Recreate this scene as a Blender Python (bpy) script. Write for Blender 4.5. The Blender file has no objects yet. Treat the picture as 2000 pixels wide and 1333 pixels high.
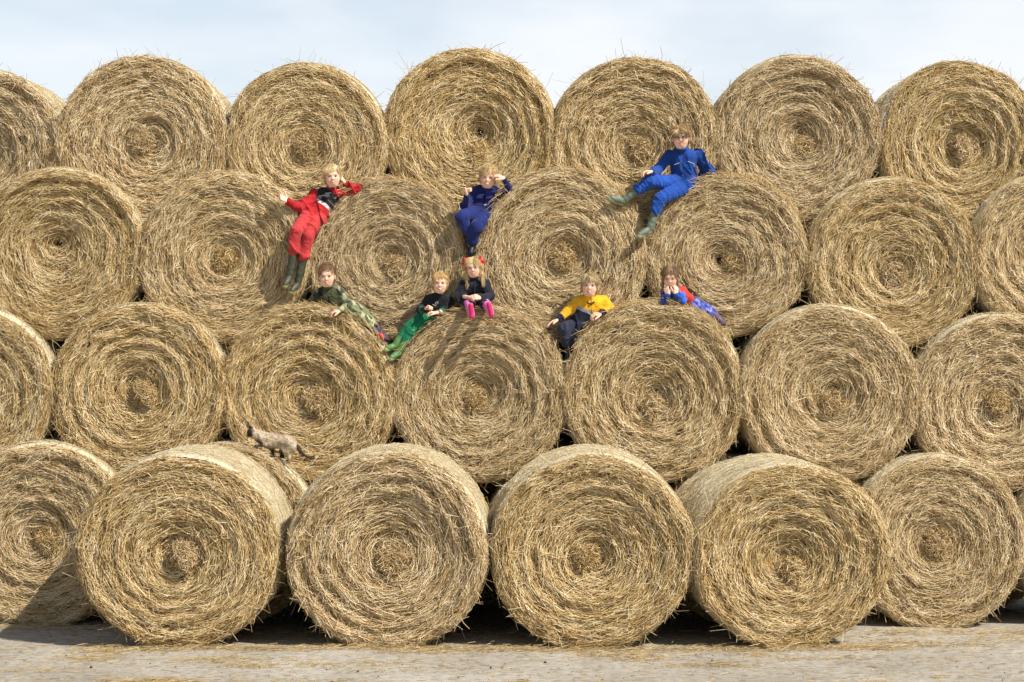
import bpy, math, random
import numpy as np
from mathutils import Vector, Matrix
C = bpy.context.scene
rng = np.random.default_rng(7)
random.seed(7)

# ---------------------------------------------------------------- camera, sky, sun, exposure
FPX, HOR, ZC = 4335.0, 620.0, 2.53          # focal length in photo pixels, eye level row, eye height
cam = bpy.data.cameras.new('camera'); cam_o = bpy.data.objects.new('camera', cam); C.collection.objects.link(cam_o)
cam.sensor_width = 36.0; cam.lens = FPX/2000*36.0
cam.shift_y = (HOR-666.5)/2000; cam.clip_end = 3000; cam.clip_start = 0.1
cam_o.location = (0, 0, ZC); cam_o.rotation_euler = (math.radians(90), 0, 0)
C.camera = cam_o
SUN_EL, SUN_AZ = math.radians(46), math.radians(36)   # azimuth measured from +X towards the camera
to_sun = Vector((math.cos(SUN_EL)*math.cos(SUN_AZ), -math.cos(SUN_EL)*math.sin(SUN_AZ), math.sin(SUN_EL)))
sun = bpy.data.lights.new('sun', 'SUN'); sun.energy = 4.3; sun.angle = math.radians(0.55); sun.color = (1.0, 0.955, 0.88)
sun_o = bpy.data.objects.new('sun', sun); C.collection.objects.link(sun_o)
sun_o.rotation_euler = to_sun.to_track_quat('Z', 'Y').to_euler(); sun_o.location = (10, -5, 15)
W = bpy.data.worlds.new('World'); C.world = W; W.use_nodes = True
nt = W.node_tree; nt.nodes.clear()
def N(t, kind, **kw):
    n = t.nodes.new(kind)
    for k, v in kw.items():
        if hasattr(n, k): setattr(n, k, v)
        else: n.inputs[k].default_value = v
    return n
sky = N(nt, 'ShaderNodeTexSky', sky_type='NISHITA', sun_disc=False, sun_elevation=SUN_EL, sun_rotation=math.radians(90)+SUN_AZ)
sky.air_density = 1.0; sky.dust_density = 0.6; sky.ozone_density = 1.5
tc = N(nt, 'ShaderNodeTexCoord'); mp = N(nt, 'ShaderNodeMapping'); mp.inputs['Scale'].default_value = (5.0, 5.0, 14)
mp.inputs['Location'].default_value = (0.3, 0.0, 0.55)
nz = N(nt, 'ShaderNodeTexNoise', Scale=1.0, Detail=5.0, Roughness=0.5)
cr = N(nt, 'ShaderNodeValToRGB'); cr.color_ramp.elements[0].position = 0.40; cr.color_ramp.elements[1].position = 0.60
cr.color_ramp.elements[0].color = (0.52, 0.52, 0.52, 1); cr.color_ramp.elements[1].color = (0.97, 0.97, 0.97, 1)
mix = N(nt, 'ShaderNodeMix', data_type='RGBA'); bg = N(nt, 'ShaderNodeBackground'); out = N(nt, 'ShaderNodeOutputWorld')
mix.inputs['B'].default_value = (7.4, 7.65, 8.05, 1)
nt.links.new(tc.outputs['Generated'], mp.inputs['Vector']); nt.links.new(mp.outputs[0], nz.inputs['Vector'])
sx = N(nt, 'ShaderNodeSeparateXYZ'); nt.links.new(tc.outputs['Generated'], sx.inputs[0])
el = N(nt, 'ShaderNodeMapRange', interpolation_type='SMOOTHSTEP'); el.inputs['From Min'].default_value = .13; el.inputs['From Max'].default_value = .42
el.inputs['To Min'].default_value = 1.0; el.inputs['To Max'].default_value = 0.12; nt.links.new(sx.outputs['Z'], el.inputs['Value'])
em = N(nt, 'ShaderNodeMath', operation='MULTIPLY'); nt.links.new(el.outputs[0], em.inputs[1])
nt.links.new(nz.outputs['Fac'], cr.inputs['Fac']); nt.links.new(cr.outputs['Color'], em.inputs[0]); nt.links.new(em.outputs[0], mix.inputs['Factor'])
nt.links.new(sky.outputs['Color'], mix.inputs['A']); nt.links.new(mix.outputs['Result'], bg.inputs['Color'])
bg.inputs['Strength'].default_value = 0.085
nt.links.new(bg.outputs[0], out.inputs['Surface'])
C.view_settings.view_transform = 'Standard'; C.view_settings.look = 'None'; C.view_settings.gamma = 1; C.view_settings.exposure = 0.60

def P(px, py, Y):
    return Vector(((px-1000)/FPX*Y, Y, ZC-(py-HOR)/FPX*Y))

# ---------------------------------------------------------------- helpers
def link(o, parent=None):
    C.collection.objects.link(o)
    if parent: o.parent = parent
    return o
def tag(o, label=None, cat=None, group=None, kind=None):
    if label: o['label'] = label
    if cat: o['category'] = cat
    if group: o['group'] = group
    if kind: o['kind'] = kind
    return o
def np_mesh(name, V, Q, attrs=None, smooth=False, mat=None):
    V = np.asarray(V, dtype=np.float32); Q = np.asarray(Q, dtype=np.int32)
    n = Q.shape[1]
    me = bpy.data.meshes.new(name)
    me.vertices.add(len(V)); me.vertices.foreach_set('co', V.ravel())
    me.loops.add(Q.size); me.loops.foreach_set('vertex_index', Q.ravel())
    me.polygons.add(len(Q)); me.polygons.foreach_set('loop_start', np.arange(len(Q), dtype=np.int32)*n)
    try: me.polygons.foreach_set('loop_total', np.full(len(Q), n, dtype=np.int32))
    except Exception: pass
    if smooth: me.polygons.foreach_set('use_smooth', np.ones(len(Q), dtype=bool))
    for k, a in (attrs or {}).items():
        a = np.asarray(a, dtype=np.float32)
        if a.ndim == 1:
            at = me.attributes.new(k, 'FLOAT', 'POINT'); at.data.foreach_set('value', a)
        else:
            at = me.attributes.new(k, 'FLOAT_COLOR', 'POINT')
            at.data.foreach_set('color', np.concatenate([a, np.ones((len(a), 1), np.float32)], 1).ravel())
    me.update(calc_edges=True); me.validate()
    if mat: me.materials.append(mat)
    return me
def cat_parts(parts):       # join (V, Q, tint) triples into one
    Vs, Qs, Ts, o = [], [], [], 0
    for V, Q, T in parts:
        Vs.append(V); Qs.append(Q+o); Ts.append(T); o += len(V)
    return np.concatenate(Vs), np.concatenate(Qs), np.concatenate(Ts)
def prisms(P0, P1, P2, up, rad, tint):
    """three-sided bent stalks through P0,P1,P2 (n,3 each)"""
    n = len(P0)
    t = P2-P0; t /= np.linalg.norm(t, axis=1, keepdims=True)+1e-9
    s = np.cross(t, up); s /= np.linalg.norm(s, axis=1, keepdims=True)+1e-9
    u = np.cross(s, t)
    ring = []
    for Pk, kr in ((P0, .8), (P1, 1.0), (P2, .7)):
        for a in (0.5, 0.5+2.094, 0.5+4.189):
            ring.append(Pk+(s*math.cos(a)+u*math.sin(a))*(rad*kr)[:, None])
    V = np.stack(ring, 1).reshape(-1, 3)
    base = (np.arange(n)*9)[:, None, None]
    q = []
    for k in (0, 3):
        for a in range(3):
            b = (a+1) % 3
            q.append([k+a, k+b, k+3+b, k+3+a])
    Q = (base+np.array(q)[None]).reshape(-1, 4)
    return V, Q, np.repeat(tint, 9)

# ---------------------------------------------------------------- materials
def new_mat(name, rough=0.6, spec=0.5):
    m = bpy.data.materials.new(name); m.use_nodes = True
    b = m.node_tree.nodes['Principled BSDF']; b.inputs['Roughness'].default_value = rough
    b.inputs['Specular IOR Level'].default_value = spec
    return m, m.node_tree, b
def ramp(t, stops):
    r = N(t, 'ShaderNodeValToRGB'); e = r.color_ramp.elements
    e[0].position, e[0].color = stops[0][0], (*stops[0][1], 1)
    e[1].position, e[1].color = stops[-1][0], (*stops[-1][1], 1)
    for p, c in stops[1:-1]:
        x = e.new(p); x.color = (*c, 1)
    return r
def straw_mat(name, stops, rough=0.5, var=0.045):
    m, t, b = new_mat(name, rough, 0.35)
    at = N(t, 'ShaderNodeAttribute', attribute_name='tint')
    r = ramp(t, stops); t.links.new(at.outputs['Fac'], r.inputs['Fac'])
    oi = N(t, 'ShaderNodeObjectInfo')
    mr = N(t, 'ShaderNodeMapRange'); mr.inputs['To Min'].default_value = 1-var; mr.inputs['To Max'].default_value = 1+var
    mh = N(t, 'ShaderNodeMapRange'); mh.inputs['To Min'].default_value = 0.4930; mh.inputs['To Max'].default_value = 0.4950
    ms = N(t, 'ShaderNodeMapRange'); ms.inputs['To Min'].default_value = 1.02; ms.inputs['To Max'].default_value = 1.14
    ml = N(t, 'ShaderNodeMath', operation='MULTIPLY'); ml.inputs[1].default_value = 7.31
    fr = N(t, 'ShaderNodeMath', operation='FRACT')
    hs = N(t, 'ShaderNodeHueSaturation')
    t.links.new(oi.outputs['Random'], mr.inputs['Value']); t.links.new(oi.outputs['Random'], ml.inputs[0])
    t.links.new(ml.outputs[0], fr.inputs[0]); t.links.new(fr.outputs[0], mh.inputs['Value']); t.links.new(fr.outputs[0], ms.inputs['Value'])
    t.links.new(mr.outputs[0], hs.inputs['Value']); t.links.new(mh.outputs[0], hs.inputs['Hue']); t.links.new(ms.outputs[0], hs.inputs['Saturation'])
    t.links.new(r.outputs['Color'], hs.inputs['Color']); t.links.new(hs.outputs['Color'], b.inputs['Base Color'])
    return m
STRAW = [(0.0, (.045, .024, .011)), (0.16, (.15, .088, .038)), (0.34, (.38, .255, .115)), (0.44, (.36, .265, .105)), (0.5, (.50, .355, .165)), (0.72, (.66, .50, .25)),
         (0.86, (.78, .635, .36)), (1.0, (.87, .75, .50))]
M_STRAW = straw_mat('straw', STRAW)
M_CORE = straw_mat('core straw', STRAW)
M_GSTRAW = straw_mat('ground straw', [(0, (.22, .14, .06)), (0.4, (.50, .37, .15)), (0.8, (.66, .52, .26)), (1, (.78, .66, .40))], var=0)
# net wrapped flank: pale straw seen through a fine net
m, t, b = new_mat('net wrap', 0.6, 0.3); M_NET = m
co = N(t, 'ShaderNodeTexCoord'); mp = N(t, 'ShaderNodeMapping'); mp.inputs['Scale'].default_value = (1, 1, 1)
nz1 = N(t, 'ShaderNodeTexNoise', Scale=60.0, Detail=6.0, Roughness=0.65); nz2 = N(t, 'ShaderNodeTexNoise', Scale=6.0, Detail=3.0)
mp.inputs['Scale'].default_value = (1, 3.0, 1)
t.links.new(co.outputs['Object'], mp.inputs['Vector']); t.links.new(mp.outputs[0], nz1.inputs['Vector']); t.links.new(co.outputs['Object'], nz2.inputs['Vector'])
r1 = ramp(t, [(0.3, (.52, .42, .25)), (0.5, (.74, .64, .43)), (0.7, (.84, .76, .57))]); t.links.new(nz1.outputs['Fac'], r1.inputs['Fac'])
nat = N(t, 'ShaderNodeAttribute', attribute_name='tint'); nr_ = ramp(t, [(0.2, (.30, .20, .09)), (0.6, (.62, .48, .25)), (1.0, (.86, .77, .56))]); ng = N(t, 'ShaderNodeMath', operation='GREATER_THAN'); ng.inputs[1].default_value = .01
nm = N(t, 'ShaderNodeMix', data_type='RGBA'); t.links.new(nat.outputs['Fac'], nr_.inputs['Fac']); t.links.new(nat.outputs['Fac'], ng.inputs[0]); t.links.new(ng.outputs[0], nm.inputs['Factor'])
t.links.new(r1.outputs['Color'], nm.inputs['A']); t.links.new(nr_.outputs['Color'], nm.inputs['B']); t.links.new(nm.outputs['Result'], b.inputs['Base Color'])
bp = N(t, 'ShaderNodeBump', Strength=0.8, Distance=0.02); t.links.new(nz1.outputs['Fac'], bp.inputs['Height']); t.links.new(bp.outputs[0], b.inputs['Normal'])

def vcol_mat(name, rough=0.7, bump=0.0, bscale=300.0, spec=0.3, sheen=0.0, sss=0.0, var=0.12):
    m, t, b = new_mat(name, rough, spec)
    at = N(t, 'ShaderNodeAttribute', attribute_name='Col')
    co = N(t, 'ShaderNodeTexCoord'); nz = N(t, 'ShaderNodeTexNoise', Scale=bscale*0.15, Detail=4.0)
    mr = N(t, 'ShaderNodeMapRange'); mr.inputs['From Min'].default_value = .3; mr.inputs['From Max'].default_value = .7
    mr.inputs['To Min'].default_value = 1-var; mr.inputs['To Max'].default_value = 1+var
    hs = N(t, 'ShaderNodeHueSaturation')
    t.links.new(co.outputs['Object'], nz.inputs['Vector']); t.links.new(nz.outputs['Fac'], mr.inputs['Value']); t.links.new(mr.outputs[0], hs.inputs['Value'])
    t.links.new(at.outputs['Color'], hs.inputs['Color']); t.links.new(hs.outputs['Color'], b.inputs['Base Color'])
    if name == 'woven cloth':
        n3 = N(t, 'ShaderNodeTexNoise', Scale=14.0, Detail=3.0, Distortion=1.6); n3.noise_type = 'RIDGED_MULTIFRACTAL'
        t.links.new(co.outputs['Object'], n3.inputs['Vector'])
    if bump:
        n2 = N(t, 'ShaderNodeTexNoise', Scale=bscale*0.12, Detail=5.0)
        bp = N(t, 'ShaderNodeBump', Strength=bump, Distance=0.01)
        t.links.new(co.outputs['Object'], n2.inputs['Vector']); t.links.new(n2.outputs['Fac'], bp.inputs['Height']); t.links.new(bp.outputs[0], b.inputs['Normal'])
        if name == 'woven cloth':
            b2 = N(t, 'ShaderNodeBump', Strength=0.8, Distance=0.016); t.links.new(n3.outputs['Fac'], b2.inputs['Height']); t.links.new(b2.outputs[0], bp.inputs['Normal'])
    if sheen: b.inputs['Sheen Weight'].default_value = sheen
    if sss:
        b.inputs['Subsurface Weight'].default_value = sss; b.inputs['Subsurface Radius'].default_value = (.012, .005, .003); b.inputs['Subsurface Scale'].default_value = 1.0
    return m
M_SKIN = vcol_mat('skin', 0.5, sss=0.12, var=0.04)
M_CLOTH = vcol_mat('woven cloth', 0.85, bump=0.9, bscale=180, spec=0.2, sheen=0.1)
M_RUB = vcol_mat('rubber', 0.5, spec=0.35, var=0.15)
M_HAIR = vcol_mat('hair', 0.4, bump=0.3, bscale=500, spec=0.4, var=0.2)
M_FUR = vcol_mat('fur', 0.8, bump=0.7, bscale=500, spec=0.2, var=0.15)
M_SMALL = vcol_mat('painted detail', 0.3, spec=0.5, var=0.02)
m, t, b = new_mat('spectacle glass', 0.02, 0.5); M_GLASS = m
b.inputs['Transmission Weight'].default_value = 1.0; b.inputs['IOR'].default_value = 1.1; b.inputs['Base Color'].default_value = (.95, .97, 1, 1)

# ---------------------------------------------------------------- ground
m, t, b = new_mat('weathered concrete', 0.85, 0.25)
co = N(t, 'ShaderNodeTexCoord')
def tn(scale, detail=5.0, rough=0.55, sc=(1, 1, 1)):
    mm = N(t, 'ShaderNodeMapping'); mm.inputs['Scale'].default_value = sc
    n = N(t, 'ShaderNodeTexNoise', Scale=scale, Detail=detail, Roughness=rough)
    t.links.new(co.outputs['Object'], mm.inputs['Vector']); t.links.new(mm.outputs[0], n.inputs['Vector']); return n
a1, a2, a3, a4 = tn(1.1, 6, .6, (1, .55, 1)), tn(14, 6, .7), tn(160, 3, .6), tn(3.0, 8, .75, (.6, 1.6, 1))
r1 = ramp(t, [(0.30, (.31, .27, .21)), (0.5, (.40, .362, .30)), (0.7, (.48, .445, .38))]); t.links.new(a1.outputs['Fac'], r1.inputs['Fac'])
r2 = ramp(t, [(0.3, (.62, .58, .52)), (0.55, (1, 1, 1)), (0.75, (1.1, 1.09, 1.06))]); t.links.new(a2.outputs['Fac'], r2.inputs['Fac'])
r3 = ramp(t, [(0.25, (.55, .53, .5)), (0.45, (1, 1, 1)), (0.72, (1.18, 1.17, 1.15))]); t.links.new(a3.outputs['Fac'], r3.inputs['Fac'])
r4 = ramp(t, [(0.47, (1, 1, 1)), (0.5, (.66, .6, .5)), (0.53, (1, 1, 1))]); t.links.new(a4.outputs['Fac'], r4.inputs['Fac'])
prev = r1
for r_, f_ in ((r2, 1.0), (r3, .9), (r4, .55)):
    mx = N(t, 'ShaderNodeMix', data_type='RGBA', blend_type='MULTIPLY'); mx.inputs['Factor'].default_value = f_
    t.links.new(prev.outputs['Color' if prev is r1 else 'Result'], mx.inputs['A']); t.links.new(r_.outputs['Color'], mx.inputs['B']); prev = mx
t.links.new(prev.outputs['Result'], b.inputs['Base Color'])
bp = N(t, 'ShaderNodeBump', Strength=0.6, Distance=0.01); ad = N(t, 'ShaderNodeMath', operation='ADD')
t.links.new(a2.outputs['Fac'], ad.inputs[0]); t.links.new(a3.outputs['Fac'], ad.inputs[1]); t.links.new(ad.outputs[0], bp.inputs['Height']); t.links.new(bp.outputs[0], b.inputs['Normal'])
gx = np.concatenate([[-900, -200, -40], np.linspace(-8, 8, 121), [40, 200, 900]]); gy = np.concatenate([[-900, -100, 0, 8], np.linspace(13, 21, 61), [40, 200, 1500]])
GX, GY = np.meshgrid(gx, gy, indexing='ij')
def ground_z(x, y):
    return 0.008*np.sin(x*1.3+.5)*np.cos(y*1.7)+0.004*np.sin(x*5.1+y*2.3)-0.006
GZ = ground_z(GX, GY); GZ[(abs(GX) > 9) | (GY < 12) | (GY > 22)] = -0.006
idx = np.arange(GX.size).reshape(GX.shape)
Qg = np.stack([idx[:-1, :-1], idx[1:, :-1], idx[1:, 1:], idx[:-1, 1:]], -1).reshape(-1, 4)
g = link(bpy.data.objects.new('ground', np_mesh('ground', np.stack([GX, GY, GZ], -1).reshape(-1, 3), Qg, smooth=True, mat=m)))
tag(g, kind='structure')

# ---------------------------------------------------------------- hay bales
R0, RR, LEN = 0.72, 0.05, 1.22
class BaleShape:
    def __init__(self, seed):
        r = np.random.default_rng(seed); self.r = r
        self.c0 = r.uniform(-.07, .07, 2)
        self.modes = [(r.integers(0, 2), r.uniform(25, 75), r.uniform(0, 6.28), r.uniform(.001, .0030)) for _ in range(6)]+[(r.integers(1, 3), r.uniform(3, 12), r.uniform(0, 6.28), r.uniform(.003, .008)) for _ in range(3)]+[(r.choice([-1, 1])*r.integers(6, 26), r.uniform(15, 60), r.uniform(0, 6.28), r.uniform(.001, .0035)) for _ in range(12)]
        self.rimm = [(k, r.uniform(0, 6.28), a) for k, a in ((2, .013), (3, .009), (5, .006), (9, .005), (14, .004), (23, .003))]
        self.bulge = r.uniform(-.085, .0); self.pit = r.uniform(.07, .13); self.pitw = r.uniform(.17, .23)
        self.tm = [(0, r.uniform(10, 70), r.uniform(0, 6.28), r.uniform(.01, .04)) for _ in range(5)]+[(r.choice([-1, 1])*r.integers(1, 22), r.uniform(4, 60), r.uniform(0, 6.28), r.uniform(.01, .035)) for _ in range(16)]
    def hface(self, a, th):
        h = self.bulge*(1-(a/R0)**2)-self.pit*np.exp(-(a/self.pitw)**2)
        fade = np.clip(a/.15, 0, 1)
        for n, f, p, A in self.modes: h = h+A*fade*np.cos(n*th+f*a+p)
        h = h+0.008*np.sin(52*a+th)*fade
        return h
    def tone(self, a, th):
        v = 0
        for n, f, p, A in self.tm: v = v+A*np.cos(n*th+f*a+p)
        return v
    def pos(self, a, th, off):
        flat = R0-RR; arc = RR*math.pi/2
        ph = np.clip((a-flat)/RR, 0, math.pi/2)
        side = np.maximum(a-flat-arc, 0)
        rho = np.minimum(a, flat)+RR*np.sin(ph)
        h = self.hface(np.minimum(a, flat), th)*np.cos(ph)-RR*(1-np.cos(ph))-side
        wob = 1.0
        for k, p, A in self.rimm: wob = wob+A*np.cos(k*th+p)*np.clip(rho/R0, 0, 1)
        rad = rho*wob+off*np.sin(ph); hh = h+off*np.cos(ph)
        s = np.clip(1-rho/R0, 0, 1)
        return np.stack([self.c0[0]*s+rad*np.cos(th), -hh, self.c0[1]*s+rad*np.sin(th)], -1)
    def nrm(self, a, th):
        ph = np.clip((a-(R0-RR))/RR, 0, math.pi/2)
        return np.stack([np.sin(ph)*np.cos(th), -np.cos(ph), np.sin(ph)*np.sin(th)], -1)

def bale_end(seed):
    B = BaleShape(seed); r = B.r; parts = []
    # packed base, tinted dark to stand for the shade between stalks
    AA = np.concatenate([np.linspace(0.004, R0-RR, 54), np.linspace(R0-RR, R0-RR+.094, 8)[1:], [R0-RR+.13, R0-RR+.2]])
    TT = np.linspace(0, 2*math.pi, 181)[:-1]
    a, th = np.meshgrid(AA, TT, indexing='ij')
    jit = r.normal(0, .004, a.shape)
    V = B.pos(a, th, -.030+jit).reshape(-1, 3)
    i = np.arange(a.size).reshape(a.shape); j = np.roll(i, -1, 1)
    Q = np.stack([i[:-1], i[1:], j[1:], j[:-1]], -1).reshape(-1, 4)
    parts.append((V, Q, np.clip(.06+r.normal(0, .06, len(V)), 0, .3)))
    def lay(n, a_rng, L, tilt, out, offr, rad, tone, pw=.5):
        u = r.random(n); a = np.sqrt(u*(a_rng[1]**2-a_rng[0]**2)+a_rng[0]**2) if pw == .5 else a_rng[0]+u*(a_rng[1]-a_rng[0])
        th = r.uniform(0, 2*math.pi, n)
        ln = r.uniform(*L, n)*.5; tl = r.normal(0, tilt, n); of = r.uniform(*offr, n); do = r.normal(0, out, n)
        rr = np.maximum(a, .12)
        dth = ln*np.cos(tl)/rr; da = ln*np.sin(tl)
        kk = r.uniform(-.25, .25, n)*ln*.5
        def q(s, bend):
            return B.pos(np.clip(a+da*s+kk*bend, 0.0, None), th+dth*s, of+do*s)
        p0, p1, p2 = q(-1, 0), q(0, 1), q(1, 0)
        st = r.random(n) < .35                                     # straight stalks rather than wound ones
        p1[st] = (p0[st]+p2[st])/2+(B.nrm(a[st], th[st])*.004)
        ti = tone+r.normal(0, .24, n)+B.tone(a, th)
        dark = r.random(n) < .10; ti[dark] -= .28
        pale = r.random(n) < .10; ti[pale] += .22
        parts.append(prisms(p0, p1, p2, B.nrm(a, th), r.uniform(*rad, n), np.clip(ti, 0, 1)))
    lay(10500, (.03, .71), (.07, .20), .12, .004, (-.026, -.013), (.0015, .0025), .12)  # lowest stalks, gap shade put into their dark tint
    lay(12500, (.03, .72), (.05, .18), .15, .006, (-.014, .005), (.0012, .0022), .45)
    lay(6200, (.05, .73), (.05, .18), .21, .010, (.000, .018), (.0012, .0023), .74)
    lay(900, (.05, .72), (.05, .17), .7, .016, (.006, .024), (.0012, .0022), .80)
    lay(900, (.05, .68), (.02, .08), 1.2, .02, (.002, .022), (.0012, .0020), .66)
    lay(1400, (.62, .735), (.05, .20), .26, .011, (-.004, .014), (.0013, .0024), .55, 1)
    lay(240, (.60, .76), (.05, .20), .9, .05, (.0, .03), (.0012, .0022), .62, 1)
    # frayed stalks standing off the rim
    n = 120; th = r.uniform(0, 6.28, n); a = r.uniform(R0-.05, R0+.12, n)
    p0 = B.pos(a, th, np.full(n, -.01)); nn = B.nrm(a, th)
    rd = np.stack([np.cos(th), np.zeros(n), np.sin(th)], -1); tg = np.stack([-np.sin(th), np.zeros(n), np.cos(th)], -1)
    L = r.gamma(2.2, .03, n)[:, None]+.02
    d = rd*r.uniform(.2, 1.2, n)[:, None]+tg*r.normal(0, .9, n)[:, None]+np.array([0, -1, 0])*r.uniform(-.1, .5, n)[:, None]
    d /= np.linalg.norm(d, axis=1, keepdims=True)
    p2 = p0+d*L; p1 = (p0+p2)/2+r.normal(0, .006, (n, 3))
    parts.append(prisms(p0, p1, p2, nn, r.uniform(.0014, .0026, n), np.clip(r.normal(.55, .2, n), 0, 1)))
    V, Q, T = cat_parts(parts)
    return B, np_mesh('bale_end', V, Q, {'tint': T}, mat=M_STRAW)
def bale_core(B, seed):
    r = np.random.default_rng(seed+500); parts = []
    n = 1700; rad0 = r.uniform(.10, .155); cx, cz = r.normal(0, .035), r.uniform(-.08, .0); up = B.pit+r.uniform(-.01, .055)
    rho = rad0*np.sqrt(r.random(n)); th = r.uniform(0, 6.28, n); lump = .75+.25*np.cos(3*th+r.uniform(0, 6))*np.clip(rho/rad0, 0, 1)
    base = np.stack([rho*np.cos(th)+cx+B.c0[0], -(B.bulge-B.pit)+0*rho, rho*np.sin(th)+cz+B.c0[1]], -1)
    lift_ = up*(1-(rho/rad0)**2.2)*lump*r.uniform(.55, 1.1, n)+.012; base[:, 1] -= lift_; base[:, 2] -= lift_*r.uniform(.0, .7, n)
    ang = np.where(r.random(n) < .5, th+1.57+r.normal(0, .6, n), r.uniform(0, 6.28, n))
    L = r.uniform(.03, .13, n)*.5; el = r.normal(.15, .45, n)
    d = np.stack([np.cos(ang)*np.cos(el), -np.sin(el), np.sin(ang)*np.cos(el)], -1)*L[:, None]
    bend = r.normal(0, .012, (n, 3)); up_ = np.tile(np.array([0., -1, 0]), (n, 1))
    parts.append(prisms(base-d, base+bend, base+d, up_, r.uniform(.0015, .0029, n), np.clip(r.normal(.56, .27, n), 0, 1)))
    V, Q, T = cat_parts(parts)
    return np_mesh('bale_core', V, Q, {'tint': T}, mat=M_CORE)
def wrap_mesh():
    n, ny = 160, 26; r = np.random.default_rng(3)
    th = np.linspace(0, 2*math.pi, n+1)[:-1]; ys = np.linspace(.05, LEN-.05, ny)
    T, Y = np.meshgrid(th, ys, indexing='ij')
    rad = R0+.004+.004*np.sin(7*Y*6+3*T)+r.normal(0, .0016, T.shape)
    rad += .016*np.sin(np.pi*np.clip(Y/LEN, 0, 1))**.6-.004; rad[:, 0] -= .016; rad[:, -1] -= .016
    V = np.stack([rad*np.cos(T), Y, rad*np.sin(T)], -1).reshape(-1, 3)
    i = np.arange(T.size).reshape(T.shape); j = np.roll(i, -1, 0)
    Q = np.stack([i[:, :-1], j[:, :-1], j[:, 1:], i[:, 1:]], -1).reshape(-1, 4)
    parts = [(V, Q, np.zeros(len(V)))]
    m_ = 3800; th = r.uniform(0, 6.28, m_); y = r.uniform(.1, LEN-.1, m_); L = r.uniform(.03, .16, m_)*.5; al = r.normal(0, .35, m_)
    def q(s, o): 
        t_ = th+s*L*np.cos(al)/R0; o = o+.014; return np.stack([(R0+o)*np.cos(t_), y+s*L*np.sin(al), (R0+o)*np.sin(t_)], -1)
    parts.append(prisms(q(-1, .004), q(0, .012), q(1, .006), np.stack([np.cos(th), 0*th, np.sin(th)], -1), r.uniform(.0010, .0024, m_), np.clip(r.normal(.84, .2, m_), .02, 1)))
    V, Q, T_ = cat_parts(parts)
    return np_mesh('net_wrap', V, Q, {'tint': T_}, mat=M_NET, smooth=False)
NVAR = 12
VAR = []
for s in range(NVAR):
    B, me = bale_end(100+s); VAR.append((me, bale_core(B, 100+s)))
WRAP = wrap_mesh()
EMPTY_N = 0
def bale(px, py, rpx, Y, var, rot, label, group, yaw=0.0, pitch=0.0, zs=1.0, L=1.22, detail=True, rot0=False):
    c = P(px, py, Y); Rm = rpx/FPX*Y; Rm *= 1.0 if not detail else 1.02; sc = Rm/R0
    o = bpy.data.objects.new('hay_bale', None); C.collection.objects.link(o); o.empty_display_size = .3
    o.location = (c.x, c.y, c.z-Rm*zs); o.rotation_euler = (pitch, 0, yaw)
    tag(o, label, 'hay bale', group)
    jr = random.Random(int(px*7+py)); zz = zs*jr.uniform(.985, 1.0); o.scale = (1.0+(1-zz)*.35, 1, zz); o.rotation_euler.z += jr.uniform(-.018, .018); o.location.y += jr.uniform(-.02, .03); o.location.z = c.z-Rm*zz
    def add(name, me, y, flip=False, spin=None):
        p = bpy.data.objects.new(name, me); link(p, o)
        p.location = (0, y, Rm)
        p.scale = (sc, sc*(L/LEN if name == 'net_wrap' else 1), sc)
        M = Matrix.Rotation(math.pi, 4, 'Z') if flip else Matrix.Identity(4)
        M = M @ Matrix.Rotation(rot if spin is None else spin, 4, 'Y')
        p.rotation_euler = M.to_euler()
        return p
    me, core = VAR[var % NVAR]
    if rot0: rot = 0.0
    add('wound_end', me, 0)
    add('core_tuft', core, 0, spin=(k_rot := (hash((px, py)) % 7-3)*.12))
    add('net_wrap', WRAP, 0)
    if not detail: return o
    return o
def top_tuft(bale_o, seed, n=420, span=1.0):
    r = np.random.default_rng(seed); w = [c for c in bale_o.children if c.name.startswith('net_wrap')][0]; Rb = w.scale[0]*R0; zc = w.location[2]
    th = math.pi/2+r.uniform(-span, span, n); y = r.gamma(2, .055, n)-.03; L = r.uniform(.04, .16, n)*.5
    c = np.stack([np.cos(th)*(Rb+.012), y, zc+np.sin(th)*(Rb+.012)], -1); up = np.stack([np.cos(th), 0*th, np.sin(th)], -1); tg = np.stack([-np.sin(th), 0*th, np.cos(th)], -1)
    an = r.normal(0, .55, n); el = np.abs(r.normal(0, .3, n)); d = (tg*np.cos(an)[:, None]+np.array([0, 1., 0])*np.sin(an)[:, None])*np.cos(el)[:, None]+up*np.sin(el)[:, None]
    lo = c+up*r.uniform(-.01, .03, n)[:, None]; V, Q, T = prisms(lo-d*L[:, None]*.7, lo+up*.004, lo+d*L[:, None]*1.2, up, r.uniform(.0014, .0026, n), np.clip(r.normal(.66, .2, n), 0, 1))
    o = bpy.data.objects.new('loose_stalks', np_mesh('loose_stalks', V, Q, {'tint': T}, mat=M_STRAW)); link(o, bale_o); o['kind'] = 'stuff'; return o
Y0, Y1, Y2, Y3, Y4 = 17.0, 18.2, 18.45, 18.70, 19.00
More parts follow.
